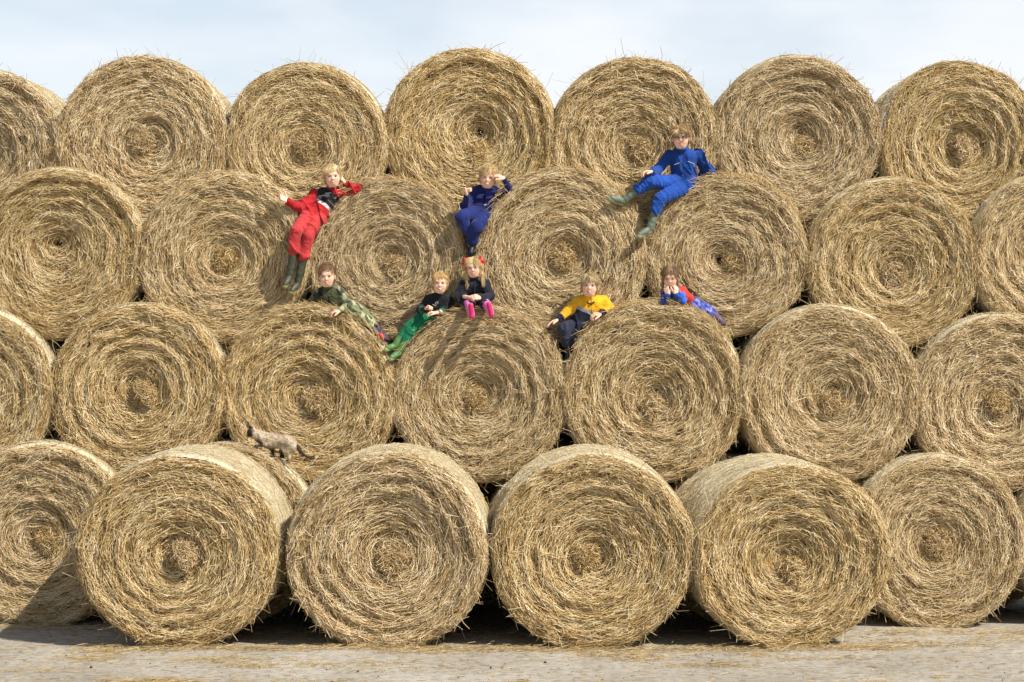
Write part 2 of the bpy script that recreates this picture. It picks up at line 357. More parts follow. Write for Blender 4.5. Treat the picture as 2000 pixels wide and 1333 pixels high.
ROWS = [
 ('hay bales of the loose front row on the ground', Y0, [
  (346, 1079, 189, 0, 2.2, 'big front bale with a bright pale flank, leftmost of the four in front', {'zs': .985}),
  (756, 1079, 190, 1, 0.4, 'second of the four big front bales, tuft of pale straw below its middle', {'zs': .985}),
  (1157, 1080, 190, 2, 4.1, 'third of the four big front bales, with a loose twisted straw core', {'zs': .98}),
  (1548, 1089, 186, 3, 1.2, 'front bale turned slightly aside so its broad pale net-wrapped top and left flank show', {'yaw': .055, 'L': 1.35, 'zs': .94, 'rot0': True})]),
 ('hay bales of the bottom row behind the front four', Y1, [
  (75, 1048, 176, 4, 3.3, 'bottom row bale at the left edge with a diagonal shadow across its lower right', {}),
  (437, 1048, 174, 5, 5.0, 'bottom row bale mostly hidden behind the leftmost front bale, under the walking cat', {}),
  (772, 1064, 158, 6, 0.7, 'bottom row bale hidden behind the second front bale from the left', {}),
  (1110, 1064, 158, 7, 2.9, 'bottom row bale hidden behind the third front bale', {}),
  (1455, 1066, 156, 8, 1.9, 'bottom row bale peeping out between the third and fourth front bales', {}),
  (1835, 1062, 166, 9, 4.6, 'bottom row bale fully in view just right of the four front bales', {}),
  (2163, 1056, 168, 10, 0.2, 'bottom row bale of which only a sliver shows at the right edge of the photo', {})]),
 ('hay bales of the second row', Y2, [
  (-66, 765, 164, 11, 5.5, 'second row bale cut off by the left edge of the photo', {}),
  (269, 766, 169, 0, 4.4, 'greyish second row bale left of the one the boy in camouflage lies on', {}),
  (603, 770, 168, 1, 2.4, 'second row bale with the boy in camouflage on top and the cat in front', {}),
  (938, 773, 166, 2, 0.9, 'second row bale with the girl in pink boots sitting on top', {}),
  (1277, 767, 173, 3, 5.2, 'second row bale with the girl in red and blue lying on top', {}),
  (1620, 772, 171, 4, 0.1, 'second row bale right of the one with the girl in red and blue', {}),
  (1957, 787, 168, 5, 3.0, 'darker greenish second row bale at the right edge of the photo', {})]),
 ('hay bales of the third row', Y3, [
  (112, 495, 163, 6, 3.7, 'third row bale at the left edge of the photo', {}),
  (438, 503, 164, 7, 0.5, 'third row bale just left of the boots of the boy in red', {}),
  (757, 509, 153, 8, 5.8, 'third row bale between the boy in red and the boy giving a thumbs up', {}),
  (1097, 502, 164, 9, 1.4, 'third row bale between the boy giving a thumbs up and the boy in glasses', {}),
  (1420, 500, 154, 10, 2.6, 'third row bale with the boy in glasses seated on it, dark hollow in its core', {}),
  (1746, 514, 163, 11, 4.9, 'tightly wound third row bale right of the one under the boy in glasses', {}),
  (2063, 502, 161, 2, 2.2, 'third row bale cut off by the right edge of the photo', {})]),
 ('hay bales of the top row', Y4, [
  (-45, 300, 163, 3, 3.9, 'top row bale cut off at the left edge with its pale flank against the sky', {}),
  (280, 279, 165, 5, 1.1, 'dark-cored top row bale, second from the left, with stalks standing up against the sky', {}),
  (598, 280, 154, 9, 3.1, 'top row bale behind the boy in red', {}),
  (918, 263, 165, 6, 5.1, 'tallest top row bale, behind the boy giving a thumbs up', {}),
  (1240, 277, 161, 8, 2.0, 'top row bale behind the left shoulder side of the boy in glasses, drooping core tuft', {}),
  (1558, 270, 158, 10, 5.9, 'top row bale right of the boy in glasses', {}),
  (1876, 279, 156, 0, 0.8, 'top row bale furthest to the right', {})]),
]
for grp, Y, lst in ROWS:
    for (px, py, rp, var, rot, lab, kw) in lst:
        b_ = bale(px, py, rp, Y, var, rot, lab, grp, **kw)
        if px in (603, 938, 1277, 1420, 757, 1097): top_tuft(b_, px)
# unseen bales added behind to block sky in the tunnels and darken gaps
k = 0
for px in (115, 445, 752, 1080, 1400, 1717, 2010):
    bale(1000+(px-1000)*.985, 388, 114, Y4+1.3, k, k*1.7, 'unseen round hay bale added behind the stack to keep its gaps dark', 'unseen hay bales added behind the stack'); k += 1
for Y, py, n0, dx in ((Y1+1.3, 1030, -50, 330), (Y2+1.3, 750, 115, 330), (Y3+1.3, 515, -50, 330)):
    for i in range(6 if n0 > 0 else 7):
        bale(n0+i*dx, py, 152, Y, k % NVAR, k*1.7, 'unseen round hay bale added behind the stack to keep its gaps dark', 'unseen hay bales added behind the stack')
        k += 1

# ---------------------------------------------------------------- loose straw on the ground
def ground_straw():
    r = np.random.default_rng(42); xs, ys, zs, sp = [], [], [], []
    def patch(n, cx, cy, sx, sy, h=.01):
        x = r.normal(cx, sx, n); y = r.normal(cy, sy, n); xs.append(x); ys.append(y); zs.append(np.abs(r.normal(0, h, n)))
    def gp(px, py): 
        Y = ZC*FPX/(py-HOR); return (px-1000)/FPX*Y, Y
    n = 2600; xs.append(r.uniform(-4.6, 4.6, n)); ys.append(r.uniform(15.2, 18.2, n)); zs.append(np.zeros(n))
    for px in range(170, 1760, 22):                       # along the feet of the front bales
        x, y = gp(px, 1267); patch(44, x, y-.03, .10, .07, .012)
    for px in range(1700, 2040, 24):
        x, y = gp(px, 1236); patch(30, x, y, .09, .10, .012)
    for px in range(-20, 200, 24):
        x, y = gp(px, 1228); patch(24, x, y, .08, .08, .012)
    for px, py, sx, sy, n in ((170, 1285, .13, .12, 170), (300, 1331, .16, .06, 380), (430, 1292, .22, .09, 160), (480, 1303, .14, .06, 120), (600, 1298, .12, .1, 70), (720, 1302, .16, .12, 80),
                              (800, 1275, .2, .05, 90), (1200, 1278, .2, .07, 200), (1260, 1285, .13, .07, 130), (1400, 1300, .18, .04, 120), (1480, 1280, .1, .05, 70), (1590, 1287, .2, .05, 90),
                              (1760, 1255, .25, .1, 160), (1860, 1262, .2, .05, 110), (1950, 1250, .2, .1, 90), (1710, 1330, .1, .06, 40), (1020, 1331, .03, .02, 25), (60, 1310, .2, .1, 60),
                              (560, 1330, .3, .05, 60), (1830, 1324, .03, .02, 20)):
        x, y = gp(px, py); patch(n, x, y, sx, sy, .008)
    x = np.concatenate(xs); y = np.concatenate(ys); z = np.concatenate(zs)+ground_z(x, y)+.004; n = len(x)
    an = r.normal(0, .8, n); L = r.gamma(3, .016, n)+.012; el = r.normal(0, .07, n)
    d = np.stack([np.cos(an)*L, np.sin(an)*L, np.abs(np.sin(el))*L], -1)*.5
    c = np.stack([x, y, z], -1); c[:, 2] += d[:, 2]
    V, Q, T = prisms(c-d, c+r.normal(0, .003, (n, 3))*[1, 1, .2], c+d, np.tile([0., 0, 1], (n, 1)), r.uniform(.0012, .0026, n), np.clip(r.normal(.55, .25, n), 0, 1))
    o = link(bpy.data.objects.new('loose_straw', np_mesh('loose_straw', V, Q, {'tint': T}, mat=M_GSTRAW)))
    tag(o, 'loose golden straw strewn over the concrete in front of the bales', 'straw', kind='stuff')
    # little clods
    n = 420; x = r.uniform(-4.5, 4.5, n); y = r.uniform(15.3, 17.6, n); s = r.gamma(1.5, .0022, n)+.002
    ov = np.array([[1, 0, 0], [0, 1, 0], [-1, 0, 0], [0, -1, 0], [0, 0, .8], [0, 0, -.6]], float)
    V = (np.stack([x, y, ground_z(x, y)+s*.4], -1)[:, None]+ov[None]*s[:, None, None]*r.uniform(.6, 1.4, (n, 6, 1))).reshape(-1, 3)
    tr = np.array([[0, 1, 4], [1, 2, 4], [2, 3, 4], [3, 0, 4], [1, 0, 5], [2, 1, 5], [3, 2, 5], [0, 3, 5]])
    F = (np.arange(n)[:, None, None]*6+tr[None]).reshape(-1, 3)
    o = link(bpy.data.objects.new('dirt_crumbs', np_mesh('dirt_crumbs', V, F, {'tint': np.repeat(r.uniform(0, .35, n), 6)}, mat=M_STRAW)))
    tag(o, 'small dark crumbs of dirt and chaff on the concrete', 'dirt', kind='stuff')
ground_straw()
# ---------------------------------------------------------------- people and the cat: bodies grown from blended limb volumes
def nv(v): v = np.asarray(v, float); return v/(np.linalg.norm(v)+1e-12)
def A3(v): return np.array(v, dtype=float)
class Field:
    def __init__(self, lo, hi, h):
        self.h = h; self.lo = A3(lo); n = np.ceil((A3(hi)-self.lo)/h).astype(int)+1
        self.ax = [self.lo[i]+np.arange(n[i])*h for i in range(3)]
        self.F = np.full(n, .06, np.float32)
    def box(self, lo, hi, pad):
        sl = []
        for i in range(3):
            a = int(max(0, math.floor((lo[i]-pad-self.lo[i])/self.h))); b = int(min(len(self.ax[i]), math.ceil((hi[i]+pad-self.lo[i])/self.h)+1))
            sl.append(slice(a, max(a, b)))
        g = np.meshgrid(*[self.ax[i][sl[i]] for i in range(3)], indexing='ij')
        return tuple(sl), np.stack(g, -1)
    def put(self, sl, d, k, op='+'):
        f = self.F[sl]
        if op == '+':
            if k <= 0: self.F[sl] = np.minimum(f, d)
            else:
                hh = np.maximum(k-np.abs(f-d), 0)/k; self.F[sl] = np.minimum(f, d)-hh*hh*k*.25
        else:
            d = -d
            if k <= 0: self.F[sl] = np.maximum(f, d)
            else:
                hh = np.maximum(k-np.abs(f-d), 0)/k; self.F[sl] = np.maximum(f, d)+hh*hh*k*.25
    def add(self, p, op='+'):
        if p[0] == 'c':
            _, a, b, ra, rb, k = p; a = A3(a); b = A3(b); r = max(ra, rb)
            sl, X = self.box(np.minimum(a, b)-r, np.maximum(a, b)+r, k+.034)
            if X.size == 0: return
            self.put(sl, sd_cap(X, a, b, ra, rb), k, op)
        else:
            _, c, rad, R, k = p; c = A3(c); r = max(rad)
            sl, X = self.box(c-r, c+r, k+.03)
            if X.size == 0: return
            self.put(sl, sd_ell(X, c, rad, R), k, op)
def sd_cap(X, a, b, ra, rb):
    ab = b-a; t = np.clip(((X-a)@ab)/(ab@ab+1e-9), 0, 1)
    return np.linalg.norm(X-a-t[..., None]*ab, axis=-1)-(ra+(rb-ra)*t)
def sd_ell(X, c, rad, R):
    q = (X-c)@R if R is not None else X-c          # columns of R are the ellipsoid axes
    rad = A3(rad); k0 = np.linalg.norm(q/rad, axis=-1); k1 = np.linalg.norm(q/rad**2, axis=-1)+1e-9
    return k0*(k0-1)/k1
def bounds(prims, pad=.03):
    lo = np.full(3, 1e9); hi = -lo
    for p in prims:
        pts = (p[1], p[2]) if p[0] == 'c' else (p[1],)
        r = max(p[3], p[4]) if p[0] == 'c' else max(p[2])
        for q in pts: lo = np.minimum(lo, A3(q)-r); hi = np.maximum(hi, A3(q)+r)
    return lo-pad, hi+pad
def surface(prims, h, cuts=(), disp=None, warp=None):
    lo, hi = bounds(prims); f = Field(lo, hi, h)
    for p in prims: f.add(p)
    for p in cuts: f.add(p, '-')
    F = f.F
    if disp is not None:
        g = np.stack(np.meshgrid(*f.ax, indexing='ij'), -1).astype(np.float32)
        near = np.abs(F) < .03; F[near] += disp(g[near]).astype(np.float32)
    ins = F < 0
    c = np.stack([ins[i:ins.shape[0]-1+i, j:ins.shape[1]-1+j, k:ins.shape[2]-1+k] for i in (0, 1) for j in (0, 1) for k in (0, 1)])
    act = c.any(0) & ~c.all(0); I = np.argwhere(act)
    off = np.array([(i, j, k) for i in (0, 1) for j in (0, 1) for k in (0, 1)])
    fv = np.stack([F[I[:, 0]+o[0], I[:, 1]+o[1], I[:, 2]+o[2]] for o in off], 1)
    S = np.zeros((len(I), 3)); cnt = np.zeros(len(I))
    for a in range(8):
        for b in range(a+1, 8):
            if np.abs(off[a]-off[b]).sum() != 1: continue
            m_ = (fv[:, a] < 0) != (fv[:, b] < 0)
            t_ = fv[:, a]/(fv[:, a]-fv[:, b]+1e-12); t_ = np.clip(t_, 0, 1)
            S += np.where(m_[:, None], off[a]+t_[:, None]*(off[b]-off[a]), 0); cnt += m_
    V = f.lo+(I+S/np.maximum(cnt, 1)[:, None])*h
    gi = np.full(act.shape, -1, np.int64); gi[tuple(I.T)] = np.arange(len(I)); Q = []
    for ax in range(3):
        sa = [slice(None)]*3; sb = [slice(None)]*3; sa[ax] = slice(0, -1); sb[ax] = slice(1, None)
        A, B_ = ins[tuple(sa)], ins[tuple(sb)]
        E = np.argwhere(A != B_); o1, o2 = [x for x in range(3) if x != ax]
        E = E[(E[:, o1] > 0) & (E[:, o2] > 0) & (E[:, o1] < act.shape[o1]) & (E[:, o2] < act.shape[o2])]
        e1 = np.eye(3, dtype=int)[o1]; e2 = np.eye(3, dtype=int)[o2]
        q = np.stack([gi[tuple((E-e1-e2).T)], gi[tuple((E-e2).T)], gi[tuple(E.T)], gi[tuple((E-e1).T)]], 1)
        flip = A[tuple(E.T)] if ax != 1 else ~A[tuple(E.T)]
        q[~flip] = q[~flip][:, ::-1]; Q.append(q)
    Q = np.concatenate(Q); Q = Q[(Q >= 0).all(1)]
    return V, Q
def vnormals(V, Q):
    fn = np.cross(V[Q[:, 2]]-V[Q[:, 0]], V[Q[:, 3]]-V[Q[:, 1]]); n = np.zeros_like(V)
    for k_ in range(4): np.add.at(n, Q[:, k_], fn)
    return n/(np.linalg.norm(n, axis=1, keepdims=True)+1e-12)
def wave(X, seed, f, n=7):
    r = np.random.default_rng(seed); v = np.zeros(X.shape[:-1])
    for _ in range(n):
        d = nv(r.normal(size=3))*f*r.uniform(.6, 1.6); v = v+np.sin(X@d+r.uniform(0, 6.28))
    return v/math.sqrt(n)
def folds(seed, amp=.004, f=55.):
    def g(X):
        Y_ = X@A3([[1, .3, .35], [-.2, .8, 0], [.5, 0, .75]])
        w = wave(Y_, seed, 16)*1.1; m = np.clip(.55+.5*wave(X, seed+5, 11, 4), .15, 1.3)
        r1 = (1-np.abs(np.sin(wave(Y_*A3((1, 1, .55)), seed+1, 27, 3)*1.5+w)))**2.2
        r2 = (1-np.abs(np.sin(wave(Y_*A3((.6, 1, 1)), seed+2, 46, 3)*1.3+w)))**2
        return -amp*m*(2.6*r1+1.1*r2-.9)
    return g
def part(name, V, Q, col, mat, parent, origin, label=None, smooth=True):
    me = np_mesh(name, V-np.array(origin), Q, {'Col': col}, smooth=smooth, mat=mat)
    o = bpy.data.objects.new(name, me); link(o, parent)
    if parent is None: o.location = origin
    if label: o['label'] = label
    return o
def flat(V, c): return np.tile(np.array(c, float), (len(V), 1))

SKIN = (.70, .435, .305)
def hand_prims(w, d, n, s, curl=.5, thumb=.3, sz=1.0, thumb_dir=None, spread=.0):
    """w wrist, d finger direction, n palm side normal, s direction towards the thumb side"""
    w, d, n, s = A3(w), nv(d), A3(n), A3(s)
    n = nv(n-d*(n@d)); s = nv(np.cross(d, n))*np.sign(np.cross(d, n)@s+1e-9)
    out = []; L = [.036, .041, .038, .030]
    for i in range(4):
        o = (.0195-.013*i)*sz
        kn = w+d*(.056-.003*abs(i-1.2))*sz+s*o
        out.append(('c', w+d*.008*sz+s*o*.6, kn, .012*sz, .0095*sz, .008))
        p = kn; ang = 0.0
        for j, fr in enumerate((.45, .32, .25)):
            ang += curl*(.9 if j == 0 else 1.25)
            dd = d*math.cos(ang)+n*math.sin(ang)+s*spread*(1.5-i)*.12
            q = p+nv(dd)*L[i]*1.55*fr*sz
            out.append(('c', p, q, (.0082-.0007*j)*sz, (.0077-.0009*j)*sz, .002)); p = q
    b = w+d*.016*sz+s*.018*sz+n*.004
    td = nv(thumb_dir) if thumb_dir is not None else nv(d*.75+s*.6*thumb+n*.35)
    m1 = b+nv(td+s*.35)*.026*sz; m2 = m1+td*.028*sz
    out += [('c', b, m1, .0125*sz, .0095*sz, .006), ('c', m1, m2, .0092*sz, .0078*sz, .002)]
    return out

def lerp(a, b, t): return A3(a)*(1-t)+A3(b)*t
def person(label, J, fwd, up, hs=1.0, hands=None, skin=SKIN, hair=None, suit=None, boots=None, brow=(.25, .15, .08),
           smile=0.0, squint=0.5, seed=1, glasses=False, extra=None, folds_amp=.0092, thick=1.0, eye=(.05, .07, .10), pull=.6):
    pvY = J['pelvis'][2]
    J = {k: A3(P(v[0], v[1], v[2]+(pull*(pvY-v[2]) if k[:2] in ('kn', 'an', 'to') else 0))) for k, v in J.items()}
    hc = J['head']; f = nv(fwd); u = A3(up); u = nv(u-f*(u@f)); s = np.cross(f, u)   # s = the person's right hand side
    R = np.stack([s, f, u], 1)
    bs = hs; hs = hs*.895
    H = lambda x, y, z: hc+R@A3((x, y, z))*hs
    hs_ = hs; T0 = bs*.95*thick
    # ---------------- body
    B = [('e', H(0, -.012, .032), (.072*hs, .088*hs, .074*hs), R, .0), ('e', H(0, .022, -.018), (.060*hs, .060*hs, .070*hs), R, .03),
         ('c', H(-.02, .045, -.070), H(.02, .045, -.070), .022*hs, .022*hs, .03), ('e', H(.031, .048, -.030), (.027*hs, .026*hs, .026*hs), R, .02),
         ('e', H(-.031, .048, -.030), (.027*hs, .026*hs, .026*hs), R, .02), ('c', H(0, .072, .008), H(0, .089, -.016), .0065*hs, .0085*hs, .010),
         ('e', H(0, .089, -.019), (.0115*hs, .009*hs, .007*hs), R, .005), ('c', H(-.03, .070, .022), H(.03, .070, .022), .010*hs, .010*hs, .014),
         ('e', H(.073, -.006, -.008), (.009*hs, .018*hs, .026*hs), R, .006), ('e', H(-.073, -.006, -.008), (.009*hs, .018*hs, .026*hs), R, .006),
         ('c', H(-.016-.006*smile, .0755, -.048+.004*smile), H(0, .0815, -.0485), .0045*hs, .0055*hs, .005),
         ('c', H(.016+.006*smile, .0755, -.048+.004*smile), H(0, .0815, -.0485), .0045*hs, .0055*hs, .005), ('e', H(0, .074, -.060), (.016*hs, .010*hs, .006*hs), R, .008)]
    cuts = [('e', H(.029, .088, .006), (.016*hs, .0145*hs, .0090*hs), R, .008), ('e', H(-.029, .088, .006), (.016*hs, .0145*hs, .0090*hs), R, .008)]
    nk = J['neck']; ch = J['chest']; pv = J['pelvis']
    B += [('c', H(0, -.015, -.05), nk, .036*hs, .040*hs, .015), ('c', J['shR'], J['shL'], .040*hs, .040*hs, .03)]
    sd = nv(J['shR']-J['shL']); 
    B += [('c', lerp(nk, ch, .5)+sd*.04*hs, pv+sd*.035*hs, .054*T0, .052*T0, .04), ('c', lerp(nk, ch, .5)-sd*.04*hs, pv-sd*.035*hs, .054*T0, .052*T0, .04)]
    for S in 'RL':
        B += [('c', J['sh'+S], J['el'+S], .036*hs, .029*hs, .02), ('c', J['el'+S], J['wr'+S], .029*hs, .019*hs, .01)]
        if 'hip'+S in J:
            B += [('c', J['hip'+S], J['kn'+S], .050*T0, .040*T0, .01), ('c', J['kn'+S], J['an'+S], .036*T0, .024*T0, .01), ('c', J['an'+S]+nv(J['an'+S]-J['kn'+S])*.022, lerp(J['an'+S]+nv(J['an'+S]-J['kn'+S])*.028, J['to'+S]+nv(J['an'+S]-J['kn'+S])*.028, .8), .021*hs, .017*hs, .005)]
    for hd in hands or []: B += hand_prims(*hd[0], **hd[1])
    V, Q = surface(B, .0038, cuts)
    X = (V-hc)@R/hs; col = flat(V, skin)
    isface = (np.abs(X[:, 0]) < .09) & (X[:, 1] > .02) & (np.abs(X[:, 2]) < .1)
    def blend(mask, c, a=1.0):
        mask = np.clip(mask, 0, 1)[:, None]*a; col[:] = col*(1-mask)+np.array(c)*mask
    g = lambda d, w: np.clip(1.4-d/w, 0, 1)
    blend(g(np.hypot((np.abs(X[:, 0])-.038)/1.2, X[:, 2]+.028), .022)*isface, (skin[0]*.98, skin[1]*.80, skin[2]*.77), .5)          # cheeks
    blend(g(np.hypot(X[:, 0], X[:, 2]+.018), .010)*isface, (skin[0]*.98, skin[1]*.75, skin[2]*.7), .6)
    lz = -.0485+.10*smile*X[:, 0]**2*20
    blend((g(np.abs(X[:, 2]-lz), .0058)*g(np.abs(X[:, 0]), .020+.006*smile))*isface, (.42, .15, .13), .9)                          # lips
    for sg in (1, -1):
        ex = np.abs(X[:, 0]*sg-.029)
        blend(g(np.abs(X[:, 2]-(.0235-.12*np.abs(X[:, 0]*sg-.026))), .0048)*g(ex, .018)*isface, brow, .9)                         # eyebrows
        blend(g(np.hypot(ex, (X[:, 2]-.006)*1.6), .013)*isface, (skin[0]*.84, skin[1]*.74, skin[2]*.7), .4)  # eye-socket shade painted into the skin
    base = tuple(float(x) for x in V[V[:, 2].argmin()]); org = (float(pv[0]), float(pv[1]), float(pv[2]-.1))
    root = part('person', V, Q, col, M_SKIN, None, org); tag(root, label, 'person', 'children lounging on the hay bales')
    # ---------------- eyes
    for sg in (1, -1):
        Ve, Qe = surface([('e', H(sg*.029, .0735, .005), (.0115*hs, .007*hs, (.0062-.003*squint)*hs), R, 0)], .0016)
        Xe = (Ve-hc)@R/hs; ce = flat(Ve, (.55, .52, .49))
        ce[np.abs(Xe[:, 0]-sg*.029) < .0058] = eye; ce[np.hypot(Xe[:, 0]-sg*.029, Xe[:, 2]-.005) < .0026] = (.01, .01, .01)
        part('eye', Ve, Qe, ce, M_SMALL, root, org)
        a_ = H(sg*.018, .0785, .0075-.002*squint); m_ = H(sg*.029, .0815, .0100-.003*squint); b_ = H(sg*.041, .0745, .0070-.002*squint)
        Ve, Qe = surface([('c', a_, m_, .0013, .0019, 0), ('c', m_, b_, .0019, .0012, 0)], .0010)
        part('eyelashes', Ve, Qe, flat(Ve, (.05, .03, .02)), M_SMALL, root, org)
    # mouth line or teeth
    w_ = .017+.007*smile; zc = -.0480+.0055*smile
    Ve, Qe = surface([('c', H(-w_, .0765, zc+.001), H(0, .0858, -.0490), .0014, .0020+.0022*(smile > .6), 0), ('c', H(w_, .0765, zc+.001), H(0, .0858, -.0490), .0014, .0020+.0022*(smile > .6), 0)], .0010)
    part('mouth', Ve, Qe, flat(Ve, (.16, .045, .04)), M_SMALL, root, org)
    if smile > .6:
        Ve, Qe = surface([('c', H(-.013, .0822, -.0462), H(0, .0885, -.0485), .0022, .0030, 0), ('c', H(.013, .0822, -.0462), H(0, .0885, -.0485), .0022, .0030, 0)], .0010)
        part('teeth', Ve, Qe, flat(Ve, (.78, .74, .66)), M_SMALL, root, org)
    # ---------------- hair
    if hair: make_hair(root, org, H, R, hc, hs, hair, seed)
    if glasses:
        prs = []
        for sg in (1, -1):
            c_ = [H(sg*(.031+.019*math.cos(t_)*(1 if True else 1)), .096-.004*abs(math.cos(t_)), .004+.015*math.sin(t_)) for t_ in np.linspace(0, 6.283, 15)]
            prs += [('c', c_[i], c_[i+1], .0021, .0021, 0) for i in range(14)]
            prs += [('c', H(sg*.050, .092, .008), H(sg*.076, .0, .010), .0019, .0019, 0)]
        prs += [('c', H(-.012, .097, .007), H(.012, .097, .007), .0020, .0020, 0)]
        Vg, Qg_ = surface(prs, .0013); sp = part('spectacles', Vg, Qg_, flat(Vg, (.012, .010, .010)), M_SMALL, root, org)
        for sg in (1, -1):
            Vg, Qg_ = surface([('e', H(sg*.031, .0955, .004), (.0185*hs, .0016, .0145*hs), R, 0)], .0012)
            me = np_mesh('lens', Vg-np.array(org), Qg_, smooth=True, mat=M_GLASS); link(bpy.data.objects.new('lens', me), sp)
    # ---------------- coverall
    T = thick*bs*.95
    top = lerp(nk, ch, .45)
    CP = [('c', J['shR'], J['shL'], .050*T, .050*T, .03), ('c', top+sd*.045*hs, pv+sd*.040*hs, .074*T, .070*T, .03), ('c', top-sd*.045*hs, pv-sd*.040*hs, .074*T, .070*T, .03),
          ('c', lerp(H(0, -.02, -.06), nk, .55), nk, .046*hs, .056*hs, .018)]
    limbs = [('torso', top, pv, .1)]
    for S in 'RL':
        w2 = lerp(J['el'+S], J['wr'+S], .93)
        CP += [('c', J['sh'+S], J['el'+S], .049*T, .042*T, .022), ('c', J['el'+S], w2, .042*T, .031*T, .015)]
        limbs += [('ua'+S, J['sh'+S], J['el'+S], .049), ('fa'+S, J['el'+S], w2, .038)]
        if 'hip'+S in J:
            l2 = lerp(J['kn'+S], J['an'+S], suit.get('leg', .55))
            CP += [('c', J['hip'+S], J['kn'+S], .071*T, .056*T, .010), ('c', J['kn'+S], l2, .055*T, .050*T, .010)]
            limbs += [('th'+S, J['hip'+S], J['kn'+S], .07), ('sk'+S, J['kn'+S], l2, .055)]
    V, Q = surface(CP, .0045, [('c', H(0, .03, -.085), H(0, .07, -.03), .022*hs, .045*hs, .01)] if suit.get('neckcut', True) else [], folds(seed*10, folds_amp))
    D = np.stack([sd_cap(V, A3(l[1]), A3(l[2]), l[3], l[3]) for l in limbs], 1); reg = np.array([l[0] for l in limbs])[D.argmin(1)]
    ax = nv(pv-nk); tf = dict(u=((V-nk)@ax)/np.linalg.norm(pv-nk), v=(V-nk)@sd, reg=reg, V=V, n=vnormals(V, Q), J=J)
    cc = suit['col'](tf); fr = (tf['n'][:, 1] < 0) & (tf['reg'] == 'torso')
    cc[fr & (np.abs(tf['v']) < .0035)] *= .45; cc[(tf['reg'] == 'torso') & (np.abs(tf['u']-.70) < .012)] *= .6
    cc *= (1+.15*wave(V, seed+40, 22)[:, None])
    part('coverall', V, Q, np.clip(cc, .003, 1), M_CLOTH, root, org)
    ctx = dict(root=root, org=org, J=J, H=H, R=R, hs=hs, nk=nk, pv=pv, sd=sd, ax=ax, ch=ch, top=top)
    # ---------------- collar
    if suit.get('collar'):
        a = np.linspace(-2.5, 2.5, 13); cpt = [lerp(H(0, -.02, -.06), nk, .35)+(-sd*math.sin(t_)*.047+nv(A3((0, -1, -.15)))*math.cos(t_)*.045)*hs+np.array([0, 0, -.014*max(0, math.cos(t_))]) for t_ in a]
        Vc, Qc = surface([('c', cpt[i], cpt[i+1], .011, .011, .004) for i in range(12)], .004)
        part('collar', Vc, Qc, flat(Vc, suit['collar']), M_CLOTH, root, org)
    # ---------------- boots
    if boots:
        for S in boots.get('sides', 'RL'):
            kn, an, to = J['kn'+S], J['an'+S], J['to'+S]; d = nv(an-kn); td = nv(to-an)
            b0 = lerp(kn, an, boots.get('top', .42)); heel = an+d*.035*hs-td*.012*hs; toe = to+d*.030*hs
            fl = td*.035*hs; toe = toe+fl*.4
            pr = [('c', b0, lerp(b0, an, .75), .046*hs, .036*hs, .01), ('c', lerp(b0, an, .75), an, .036*hs, .033*hs, .01), ('c', an, heel, .032*hs, .029*hs, .012), ('c', heel, lerp(heel, toe, .55), .029*hs, .029*hs, .015), ('c', lerp(heel, toe, .5), toe, .030*hs, .026*hs, .012)]
            Vb, Qb = surface(pr, .0042, [('c', b0-d*.03, b0-d*.002, .040*hs, .040*hs, .003)], lambda X: .0012*wave(X, 5, 120))
            bo = part('boot', Vb, Qb, flat(Vb, boots['col']), M_RUB, root, org)
            so = [('c', heel+d*.022*hs, lerp(heel, toe, .5)+d*.022*hs, .026*hs, .022*hs, .004), ('c', lerp(heel, toe, .5)+d*.022*hs, toe+d*.016*hs, .024*hs, .026*hs, .004)]
            Vb, Qb = surface(so, .0042); part('sole', Vb, Qb, flat(Vb, boots['sole']), M_RUB, bo, org)
    if extra: extra(ctx)
    return root

